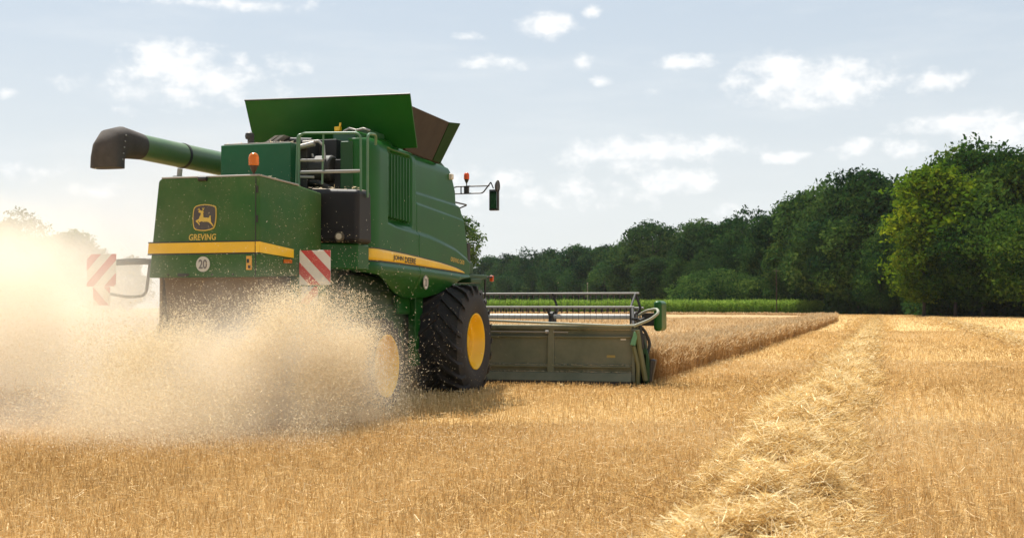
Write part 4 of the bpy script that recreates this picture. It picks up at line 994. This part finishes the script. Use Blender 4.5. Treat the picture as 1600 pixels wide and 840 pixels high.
# ---- wheels
def lug_mesh(Rt, w, s, n):
    m = MB(); rings = []; hw = Rt * .046; d = .42 * s
    for t, dr, top in ((0, .06, 0), (.35, .06, 0), (.7, .065, -.004), (.92, .085, -.02), (1.0, .16, -.10)):
        xa = s * (.0 + t * (w / 2 + .012)); th = .46 * t ** .9
        ri, ro = Rt - dr, Rt + top; f = .72
        rings.append([(xa, r * math.cos(th + k), r * math.sin(th + k)) for r, k in ((ri, -hw / Rt), (ro, -hw * f / Rt), (ro, hw * f / Rt), (ri, hw / Rt))])
    m.loft(rings); return m.mesh('lug', RUBBER)
def wheel(x, y, z, Rt, w, rim, out, nl, label=None):
    W = empty('wheel', (x, y, z), ROOT)
    h = w / 2
    m = MB(); m.lathe([(-h + .03, rim), (-h - .005, rim + .07), (-h - .02, (rim + Rt) / 2), (-h + .0, Rt - .17), (-h + .055, Rt - .075), (-h * .4, Rt - .05), (h * .4, Rt - .05), (h - .055, Rt - .075), (h, Rt - .17), (h + .02, (rim + Rt) / 2), (h + .005, rim + .07), (h - .03, rim)], 'x', (0, 0, 0), 48, cap=False)
    m.build('tyre', RUBBER, W, smooth=True)
    o = out
    m = MB(); m.lathe([(o * (h - .36), rim * .97), (o * (h - .05), rim * .99), (o * (h - .02), rim * 1.035), (o * (h - .005), rim * 1.035), (o * (h - .005), rim * 1.0), (o * (h - .035), rim * .955), (o * (h - .15), rim * .90), (o * (h - .20), rim * .82), (o * (h - .20), rim * .75), (o * (h - .29), rim * .67), (o * (h - .29), rim * .40), (o * (h - .22), rim * .36), (o * (h - .22), 0)], 'x', (0, 0, 0), 48)
    m.build('rim', YELLOW, W, smooth=True)
    m = MB(); m.lathe([(o * (h - .23), .13 * rim / .46), (o * (h - .17), .12 * rim / .46), (o * (h - .165), .0)], 'x', (0, 0, 0), 20)
    for k in range(10):
        a = k * math.pi / 5; m.lathe([(o * (h - .29), .018), (o * (h - .255), .018), (o * (h - .255), 0)], 'x', (0, .52 * rim * math.cos(a), .52 * rim * math.sin(a)), 7)
    m.build('hub', YELLOW_DUSTY, W, smooth=True)
    for s in (-1, 1):
        me = lug_mesh(Rt, w, s, nl)
        for k in range(nl):
            l = bpy.data.objects.new('lug', me); l.rotation_euler = (2 * math.pi * (k + (.5 if s > 0 else 0)) / nl, 0, 0); link(l, W)
    return W
wheel(1.475, 0, .885, .965, .85, .462, 1, 21)
wheel(-1.475, 0, .885, .965, .85, .462, -1, 21)
wheel(1.50, -3.67, .63, .68, .56, .43, 1, 19)
wheel(-1.50, -3.67, .63, .68, .56, .43, -1, 19)

# ---- hinges and latches on the hood, chaff lying on the ledges
for zz in (2.55, 2.93): MB().box(.835, .855, -5.815, -5.79, zz, zz + .09).build('hinge', DARK, HOOD, bevel=.004)
for xx in (-.45, -.15, .2, .5): MB().tube([(xx, -5.80, 1.885), (xx, -5.815, 1.885)], .012, 8).build('hood_bolt', DARK, HOOD)
MB().box(-.3, -.16, -5.822, -5.80, 1.86, 1.90).build('latch', DARK, HOOD, bevel=.005)
def build_settled():
    P = []
    for n, (x0, x1), (y0, y1), (z0, z1) in ((700, (1.3, 4.1), (2.43, 2.6), (1.137, 1.142)), (500, (1.3, 4.1), (2.41, 2.47), (.39, .395)), (500, (1.3, 4.1), (2.38, 2.46), (.265, .27)), (260, (.95, 1.45), (-4.3, -4.1), (2.365, 2.37)),
                                            (400, (-.55, .85), (-5.76, -5.2), (3.16, 3.17)), (50, (.85, 1.5), (-4.26, -3.9), (3.135, 3.14)), (300, (-.7, .35), (-3.9, -3.4), (3.855, 3.86))):
        P.append(np.stack([rng.uniform(x0, x1, n), rng.uniform(y0, y1, n), rng.uniform(z0, z1, n)], 1))
    P = np.concatenate(P); n = len(P)
    D = unit(np.stack([rng.normal(0, 1, n), rng.normal(0, 1, n), np.abs(rng.normal(0, .25, n))], 1))
    v, f = blades(P + np.array([CX, CY, 0]), D, rng.uniform(.012, .05, n), rng.uniform(.003, .008, n), .8)
    link(bpy.data.objects.new('settled_chaff', from_arrays('settled_chaff', v, f, CHAFF, np.repeat(rng.random(n), 4))), kind='stuff')
build_settled()

# ---- cab, platform, mirrors
m = MB(); m.prism([(.95, 2.0), (2.1, 2.0), (2.35, 2.5), (2.25, 3.45), (.95, 3.5)], -.95, .55, 'x'); CAB = m.build('cab', CABGLASS, ROOT, bevel=.05)
m = MB(); m.box(-1.0, .6, .55, 2.35, 3.5, 3.72); m.build('cab_roof', GREEN, CAB, bevel=.06)
for (xx, yy) in ((-.95, 1.0), (.55, 1.0), (-.95, 2.2), (.55, 2.2)):
    m = MB(); m.box(xx - .04, xx + .04, yy - .04, yy + .04, 2.0, 3.52); m.build('cab_pillar', BLACK, CAB)
m = MB(); m.box(-.95, .55, .9, 2.15, 1.75, 2.0); m.build('cab_floor', DARK, CAB)
m = MB(); m.box(.7, 1.46, .95, 1.95, 1.98, 2.06); m.box(1.15, 1.44, .98, 1.2, 2.06, 2.26); m.box(1.1, 1.5, .9, 1.5, 1.9, 1.98)
PF = m.build('platform', GREEN_DARK, ROOT, bevel=.015)
m = MB(); m.box(1.05, 1.42, .95, 1.12, 2.24, 2.62); m.build('step_box', DARK, PF, bevel=.03)
m = MB(); m.tube([(1.2, 1.7, 2.03), (1.5, 2.15, 2.03)], .018, 6); m.tube(fillet_path([(1.44, 1.9, 2.05), (1.44, 1.9, 1.55), (1.44, 1.9, 1.2)], .05), .02, 6); m.build('lamp_arm', BLACK, PF)
m = MB(); m.box(1.45, 1.52, 2.13, 2.2, 1.95, 2.06); m.build('side_lamp', ORANGE_RED, PF, bevel=.012)
m = MB(); m.tube([(.85, 2.0, 3.735), (1.49, 2.0, 3.735)], .014, 6); m.tube(fillet_path([(.85, 2.0, 3.60), (1.36, 2.0, 3.60), (1.52, 2.0, 3.80)], .05), .013, 6); m.tube([(.93, 2.0, 3.735), (.93, 2.0, 3.60)], .013, 6); m.tube([(.55, 2.0, 3.66), (.85, 2.0, 3.735)], .014, 6); m.tube([(.55, 2.0, 3.60), (.85, 2.0, 3.60)], .014, 6)
m.box(1.0, 1.08, 1.96, 2.04, 3.60, 3.74)
MA = m.build('mirror_arm', BLACK, ROOT, smooth=True)
beacon(1.04, 2.0, 3.74, MA, .78)
m = MB(); m.tube([(1.52, 2.0, 3.80), (1.57, 2.0, 3.68)], .012, 6); m.box(1.495, 1.665, 1.97, 2.07, 3.27, 3.66); m.build('mirror', BLACK, MA, bevel=.035)
m = MB(); m.box(1.515, 1.645, 1.962, 1.972, 3.30, 3.63); m.build('mirror_glass', MIRROR, MA, bevel=.004)
m = MB()
m.loft([[(1.65 + (-.09 + .0 * k) * 0 + dx * .5, 2.0 + r * math.cos(a) , 3.72 + dx * .25 + r * math.sin(a) * .9) for a in [2 * math.pi * j / 16 for j in range(16)]] for dx, r, k in ((-.08, .03, 0), (-.05, .10, 1), (.0, .13, 2), (.03, .12, 3))])
wm = m.build('wide_mirror', BLACK, MA, smooth=True)
m = MB(); m.tube(fillet_path([(.62, .75, 3.35), (1.05, 1.1, 3.38), (1.22, 1.5, 3.34), (1.0, 1.5, 3.26), (.7, 1.2, 3.2)], .04), .014, 6); m.build('grab_handle', BLACK, CAB)

# ---- feeder house and header
m = MB(); m.hexa([(-.7, .9, .7), (.7, .9, .7), (.7, 2.45, .25), (-.7, 2.45, .25), (-.7, .9, 1.6), (.7, .9, 1.6), (.7, 2.45, 1.05), (-.7, 2.45, 1.05)]); m.build('feeder_house', GREEN_DARK, ROOT, bevel=.02)
m = MB(); m.hexa([(-4.3, 2.46, .12), (4.10, 2.46, .12), (4.10, 2.56, .12), (-4.3, 2.56, .12), (-4.3, 2.50, 1.06), (4.10, 2.50, 1.04), (4.10, 2.58, 1.04), (-4.3, 2.58, 1.06)])
HD = m.build('cutting_header', GREEN_HEADER, ROOT, bevel=.01)
m = MB(); m.box(-4.3, 4.10, 2.42, 2.62, 1.045, 1.135); m.build('top_beam', GREEN_HEADER, HD, bevel=.03)
m = MB(); m.hexa([(-4.3, 2.30, .10), (4.10, 2.30, .10), (4.10, 2.47, .10), (-4.3, 2.47, .10), (-4.3, 2.40, .26), (4.10, 2.40, .26), (4.10, 2.47, .26), (-4.3, 2.47, .26)]); m.build('lower_beam', GREEN_HEADER, HD, bevel=.02)
m = MB(); m.box(-4.3, 4.08, 2.41, 2.47, .345, .385); m.build('pressed_rib', GREEN_HEADER, HD, bevel=.012)
m = MB(); m.box(-4.3, 4.08, 2.44, 2.5, .90, .935); m.build('pressed_rib', GREEN_HEADER, HD, bevel=.012)
for xx in (-2.6, 0.9, 2.56):
    m = MB(); m.hexa([(xx - .07, 2.40, .12), (xx + .07, 2.40, .12), (xx + .07, 2.48, .12), (xx - .07, 2.48, .12), (xx - .06, 2.44, 1.08), (xx + .06, 2.44, 1.08), (xx + .06, 2.52, 1.08), (xx - .06, 2.52, 1.08)]); m.build('back_post', GREEN_HEADER, HD, bevel=.012)
m = MB(); m.box(-4.2, 4.1, 2.3, 3.3, .03, .10); m.build('skid_floor', DARK, HD, bevel=.01)
m = MB(); m.box(3.62, 3.78, 2.478, 2.484, .52, .58); m.build('sticker', mat('faded_sticker', (.34, .25, .05), .6, dust=.3), HD)
m = MB(); m.box(3.88, 3.98, 2.482, 2.487, .86, .885); m.build('sticker', WHITE, HD)
m = MB(); m.tube([(1.4, 2.40, 1.01), (2.48, 2.40, 1.005)], .012, 6); m.tube([(2.62, 2.40, 1.005), (2.9, 2.40, 1.0)], .012, 6); m.tube([(2.47, 2.39, 1.005), (2.53, 2.39, 1.005)], .03, 8); m.build('hydraulic_line', GREY, HD)
m = MB(); m.tube([(x_, 2.36, z_) for x_, z_ in ((-4.0, 1.15), (0, 1.2), (1.4, 1.215), (2.6, 1.17), (3.8, 1.125), (4.2, 1.13))] , .022, 8)
m.tube(fillet_path([(4.15, 2.36, 1.12), (4.45, 2.4, 1.24), (4.60, 2.45, 1.36), (4.54, 2.6, 1.44), (4.3, 2.8, 1.40), (4.15, 2.9, 1.32)], .08), .026, 8); m.build('hydraulic_hose', mat('pale_hose', (.33, .36, .27), .5, dust=.2), HD, smooth=True)
# reel
RY, RZ, RR = 3.4, 1.185, .545
m = MB(); m.tube([(-4.15, RY, RZ + .10), (4.02, RY, RZ + .10)], .05, 12); m.build('reel_drum', mat('drum_white', (.62, .60, .56), .45, dust=.2), HD, smooth=True)
for k in range(6):
    a = R(89 + 60 * k); yb, zb = RY + RR * math.cos(a), RZ + RR * math.sin(a)
    m = MB(); m.tube([(-4.2, yb, zb), (4.05, yb, zb + .0)], .022, 10); m.build('reel_bat', GREY, HD, smooth=True)
    m = MB(); xx = -4.15
    while xx < 4.0:
        m.box(xx - .012, xx + .012, yb - .018, yb + .018, zb - .085, zb - .02); m.tube([(xx, yb, zb - .08), (xx, yb - .03, zb - .27)], .003, 3); xx += .115
    m.build('reel_tines', BLACK, HD, kind='stuff')
for xx in (-4.05, -2.0, .2, 2.34, 3.98):
    m = MB()
    for k in range(6):
        a = R(89 + 60 * k); yb, zb = RY + RR * math.cos(a), RZ + RR * math.sin(a)
        m.tube([(xx, RY, RZ), (xx + (.10 if k in (0, 3) else 0.0), (RY + yb) / 2, (RZ + zb) / 2), (xx, yb, zb)], .026, 6)
        a2 = R(89 + 60 * (k + 1)); yc, zc = RY + RR * math.cos(a2), RZ + RR * math.sin(a2)
        if abs(xx) > 3.5: m.tube([(xx, yb, zb), (xx, yc, zc)], .02, 6)
    m.lathe([(-.03, .2), (.03, .2)], 'x', (xx, RY, RZ), 16)
    m.build('reel_spider', DARK if xx < 3 else BLACK, HD)
# crop divider and end gear
m = MB(); m.prism([(2.42, .10), (2.42, .9), (2.55, 1.16), (3.0, 1.12), (3.9, .62), (4.9, .12), (4.9, .06), (2.5, .06)], 4.10, 4.16, 'x'); ED = m.build('end_sheet', GREEN_HEADER, HD, bevel=.012)
m = MB(); m.hexa([(4.07, 2.38, .78), (4.17, 2.38, .76), (4.17, 2.44, .76), (4.07, 2.44, .78), (4.15, 2.38, 1.02), (4.24, 2.38, 1.02), (4.24, 2.44, 1.02), (4.15, 2.44, 1.02)]); m.build('bracket_highlight', mat('highlight_green', (.12, .30, .16), .4), HD, bevel=.01)  # angled strip in paler green, a highlight put into its colour
m = MB(); m.tube(fillet_path([(4.2, 2.42, 1.05), (4.26, 2.45, .6), (4.34, 2.5, .12)], .1), .05, 8); m.tube(fillet_path([(4.14, 2.40, .75), (4.22, 2.42, .4), (4.2, 2.45, .06)], .1), .04, 8); m.build('divider_tube', mat('olive_tube', (.09, .11, .03), .45, dust=.25), HD, smooth=True)
m = MB()
for (a0, b0, c0) in ((4.22, .98, 4.30), (4.26, .8, 4.38), (4.2, .62, 4.33)):
    m.tube(fillet_path([(a0, 2.5, b0 + .2), (a0 + .1, 2.52, b0 - .15), (c0, 2.55, b0 - .55)], .08), .022, 6)
m.box(4.2, 4.36, 2.5, 2.8, .22, .62); m.box(4.18, 4.3, 2.55, 2.9, .7, .98); m.box(4.24, 4.36, 2.5, 2.6, .04, .3); m.build('knife_drive', DARK, HD, bevel=.015)
m = MB(); m.hexa([(4.38, 2.50, .08), (4.44, 2.50, .08), (4.44, 2.70, .08), (4.38, 2.70, .08), (4.42, 2.50, .52), (4.53, 2.50, .50), (4.53, 2.66, .50), (4.42, 2.66, .52)]); m.build('divider_shoe', BLACK, HD, bevel=.03)
m = MB(); m.tube([(4.22, 2.48, 1.2), (4.25, 2.9, 1.25), (4.2, 3.4, RZ)], .045, 8); m.tube([(4.12, 2.5, 1.1), (4.02, 2.9, 1.44)], .03, 6); m.tube([(4.24, 2.46, 1.1), (4.3, 2.46, .7)], .03, 6); m.build('reel_arm', DARK, HD, smooth=True)
m = MB(); m.prism([(4.12, 1.06), (4.24, 1.08), (4.33, .86), (4.41, .52), (4.43, .12), (4.36, .05), (4.16, .05), (4.10, .5)], 2.50, 2.54, 'y'); m.build('divider_panel', GREEN_DARK, HD, bevel=.015)
m = MB(); m.box(4.2, 4.45, 2.85, 3.15, 1.12, 1.36); m.tube(fillet_path([(4.2, 2.55, 1.15), (4.32, 2.6, 1.02), (4.40, 2.65, .8), (4.36, 2.6, .6)], .06), .03, 8); m.tube([(4.1, 2.5, 1.25), (4.3, 2.9, 1.22), (4.44, 3.0, 1.2)], .03, 8); m.build('drive_bracket', DARK, HD, bevel=.015)
m = MB(); m.box(4.44, 4.60, 2.75, 3.35, 1.02, 1.585); DC = m.build('drive_cover', GREEN, HD, bevel=.07, seg=4)
m = MB(); m.tube([(4.2, 3.05, 1.3), (4.45, 3.05, 1.3)], .06, 8); m.build('drive_shaft', DARK, HD)
m = MB(); m.prism([(2.42, .10), (2.42, .9), (2.55, 1.16), (3.0, 1.12), (3.9, .62), (4.9, .12), (4.9, .06), (2.5, .06)], -4.36, -4.30, 'x'); m.build('end_sheet', GREEN_HEADER, HD, bevel=.012)
m = MB(); m.box(-4.2, 4.05, 4.0, 4.12, .06, .11); m.build('knife_bar', STEEL, HD)
m = MB(); m.tube([(-4.2, 2.95, .42), (4.0, 2.95, .42)], .26, 18); m.build('feed_auger', GREY, HD, smooth=True)


# ------------------------------------------------------------------ flying chaff and dust
# (centre, spread) of the plumes thrown out behind the machine, in its own frame
PLUMES = [((2.33, -5.95, .68), (.17, .35, .44), .7), ((2.33, -5.7, .62), (.26, .42, .40), .7), ((1.65, -7.0, .85), (.48, .45, .40), 1.0), ((2.1, -6.7, .95), (.36, .5, .38), .8), ((1.2, -7.9, .33), (.9, .85, .26), .9),
          ((-.6, -6.5, .55), (1.0, .8, .38), .6), ((-2.6, -6.0, .75), (1.3, .9, .5), .9), ((-4.6, -5.5, .8), (1.5, 1.2, .55), .8)]
def build_chaff():
    P, K = [], []
    for (c, s, w), n in zip(PLUMES, (80000, 50000, 150000, 100000, 120000, 56000, 110000, 90000)):
        q = rng.normal(size=(int(n * 1.4), 3)); q = q[np.linalg.norm(q, axis=1) < 2.3][:n]
        P.append(np.array(c) + q * np.array(s)); K.append(np.ones(len(q)))
    # jets thrown from the spreader discs: out, up and falling back to the stubble
    n = 190000
    jet = rng.integers(0, 26, n); ja = R(-10) - R(140) * rng.random(26); js = rng.uniform(.7, 1.25, 26); jz = rng.uniform(.5, 1.3, 26)
    a = ja[jet] + rng.normal(0, .10, n); v = 7.2 * js[jet] * rng.uniform(.75, 1.15, n); t = rng.random(n) ** .8 * .95
    d = v / 2.6 * (1 - np.exp(-2.6 * t)); vz = 2.9 * jz[jet] * rng.uniform(.7, 1.2, n)
    z = .62 + vz / 2.6 * (1 - np.exp(-2.6 * t)) - 1.55 * t ** 2 + rng.normal(0, .05, n) * (1 + 3 * t)
    P.append(np.stack([.62 + d * np.cos(a) + rng.normal(0, .10, n) * (.3 + 2 * t), -5.75 + d * np.sin(a) + rng.normal(0, .10, n) * (.3 + 2 * t), z], 1)); K.append(np.ones(n))
    # settling low over the stubble behind the machine
    q = rng.normal(size=(80000, 3)); P.append(np.array([.2, -8.4, .09]) + q * np.array([2.3, 1.0, .10])); K.append(np.full(len(q), .9))
    # ragged outer flakes
    q = rng.normal(size=(16000, 3)); P.append(np.array([1.8, -6.7, .95]) + q * np.array([.62, .7, .50])); K.append(np.full(len(q), .85))
    q = rng.normal(size=(14000, 3)); P.append(np.array([-.5, -6.2, 1.1]) + q * np.array([1.6, .9, .62])); K.append(np.full(len(q), .8))
    q = rng.random((1500, 3)); P.append(np.array([-2.5, -6.5, 1.6]) + q * np.array([4.2, 1.2, 1.6])); K.append(np.full(len(q), .55))
    q = rng.random((350, 3)); P.append(np.array([1.6, -5.8, .2]) + q * np.array([2.0, 3.5, .7])); K.append(np.full(len(q), .6))
    P = np.concatenate(P); K = np.concatenate(K)
    ok = (P[:, 2] > .03)
    # thick and thin streaks
    g = fbm(P[:, 0] * 1.7 + P[:, 1] * .6, P[:, 2] * 2.6 - P[:, 1] * .9, 91)
    ok &= rng.random(len(P)) < np.clip((g - .22) / .36, .12, 1)
    # keep the flakes out of the solid machine
    ok &= ~((P[:, 1] > -5.55) & (np.abs(P[:, 0]) < .75) & (P[:, 2] > .7))
    ok &= ~((P[:, 1] > -5.8) & (P[:, 0] > -.95) & (P[:, 0] < 1.06) & (P[:, 2] > 1.85) & (P[:, 2] < 3.15))
    P = P[ok]; K = K[ok]; n = len(P)
    D = unit(rng.normal(size=(n, 3)) + np.array([.3, -.2, 0]))
    v, f = blades(P + np.array([CX, CY, 0]), D, np.clip(rng.lognormal(-4.65, .45, n), .004, .024) * K, rng.uniform(.0028, .0068, n) * K, .8)
    me = from_arrays('flying_chaff', v, f, CHAFF, np.repeat(rng.random(n), 4))
    link(bpy.data.objects.new('flying_chaff', me), kind='stuff')
build_chaff()

def volume_mat(name, blobs, col, aniso, nscale, namp):
    m = bpy.data.materials.new(name); m.use_nodes = True
    nt = m.node_tree; N = nt.nodes; Lk = nt.links; N.clear()
    tc = N.new('ShaderNodeTexCoord'); acc = None
    nz = N.new('ShaderNodeTexNoise'); nz.inputs['Scale'].default_value = nscale; nz.inputs['Detail'].default_value = 4; nz.inputs['Roughness'].default_value = .6; Lk.new(tc.outputs['Object'], nz.inputs[0])
    for c, s, dens in blobs:
        a = N.new('ShaderNodeVectorMath'); a.operation = 'MULTIPLY_ADD'; Lk.new(tc.outputs['Object'], a.inputs[0])
        a.inputs[1].default_value = tuple(1 / x for x in s); a.inputs[2].default_value = tuple(-p / x for p, x in zip(c, s))
        d = N.new('ShaderNodeVectorMath'); d.operation = 'DOT_PRODUCT'; Lk.new(a.outputs[0], d.inputs[0]); Lk.new(a.outputs[0], d.inputs[1])
        e = N.new('ShaderNodeMath'); e.operation = 'MULTIPLY'; Lk.new(d.outputs['Value'], e.inputs[0]); e.inputs[1].default_value = -.5
        x = N.new('ShaderNodeMath'); x.operation = 'EXPONENT'; Lk.new(e.outputs[0], x.inputs[0])
        k = N.new('ShaderNodeMath'); k.operation = 'MULTIPLY_ADD'; Lk.new(x.outputs[0], k.inputs[0]); k.inputs[1].default_value = dens
        if acc is None: k.inputs[2].default_value = 0
        else: Lk.new(acc, k.inputs[2])
        acc = k.outputs[0]
    mr = N.new('ShaderNodeMapRange'); Lk.new(nz.outputs[0], mr.inputs[0]); mr.inputs[1].default_value = .3; mr.inputs[2].default_value = .7; mr.inputs[3].default_value = 1 - namp; mr.inputs[4].default_value = 1 + namp
    k = N.new('ShaderNodeMath'); k.operation = 'MULTIPLY'; Lk.new(acc, k.inputs[0]); Lk.new(mr.outputs[0], k.inputs[1])
    sb = N.new('ShaderNodeMath'); sb.operation = 'SUBTRACT'; sb.use_clamp = False; Lk.new(k.outputs[0], sb.inputs[0]); sb.inputs[1].default_value = .015
    mx = N.new('ShaderNodeMath'); mx.operation = 'MAXIMUM'; Lk.new(sb.outputs[0], mx.inputs[0]); mx.inputs[1].default_value = 0
    v = N.new('ShaderNodeVolumePrincipled'); v.inputs['Color'].default_value = tuple(col) + (1,); v.inputs['Anisotropy'].default_value = aniso
    Lk.new(mx.outputs[0], v.inputs['Density'])
    o = N.new('ShaderNodeOutputMaterial'); Lk.new(v.outputs[0], o.inputs['Volume'])
    return m
DUST = [((1.6, -7.1, .8), (.55, .65, .45), .95), ((2.15, -6.1, .75), (.36, .55, .42), .45), ((.3, -7.9, .22), (1.8, 1.2, .30), .30), ((-.7, -6.3, .45), (1.1, .8, .40), .5),
        ((-2.6, -5.8, .7), (1.2, 1.1, .55), .75), ((-4.6, -5.0, .85), (1.8, 1.7, .62), .24), ((-4.2, -3.5, 1.5), (2.0, 2.0, .9), .08), ((-2.4, -6.2, 1.75), (.9, .6, .55), 1.3)]
m = MB(); m.box(-9.5, 3.2, -10.0, 1.6, .02, 4.3)
dust = m.build('dust_cloud', volume_mat('dust', DUST, (.95, .89, .78), .3, 0.95, .8), kind='stuff'); dust.location = (CX, CY, 0)

m = MB(); m.box(-15, -1.2, -1.5, 14, .3, 7.5)
veil = m.build('dust_cloud', volume_mat('dust_veil', [((-7.0, 5.5, 2.0), (2.8, 3.2, 2.1), .095)], (.80, .765, .71), .3, .5, .5), kind='stuff'); veil.location = (CX, CY, 0)

# ------------------------------------------------------------------ summer haze
m = MB(); m.box(-420, 420, -60, 560, -1.0, 62)
hm = bpy.data.materials.new('haze'); hm.use_nodes = True; nt = hm.node_tree; nt.nodes.clear()
pv = nt.nodes.new('ShaderNodeVolumePrincipled'); pv.inputs['Color'].default_value = (.80, .88, 1, 1); pv.inputs['Density'].default_value = .00005; pv.inputs['Anisotropy'].default_value = .2
ho = nt.nodes.new('ShaderNodeOutputMaterial'); nt.links.new(pv.outputs[0], ho.inputs['Volume'])
m.build('haze', hm, kind='stuff')
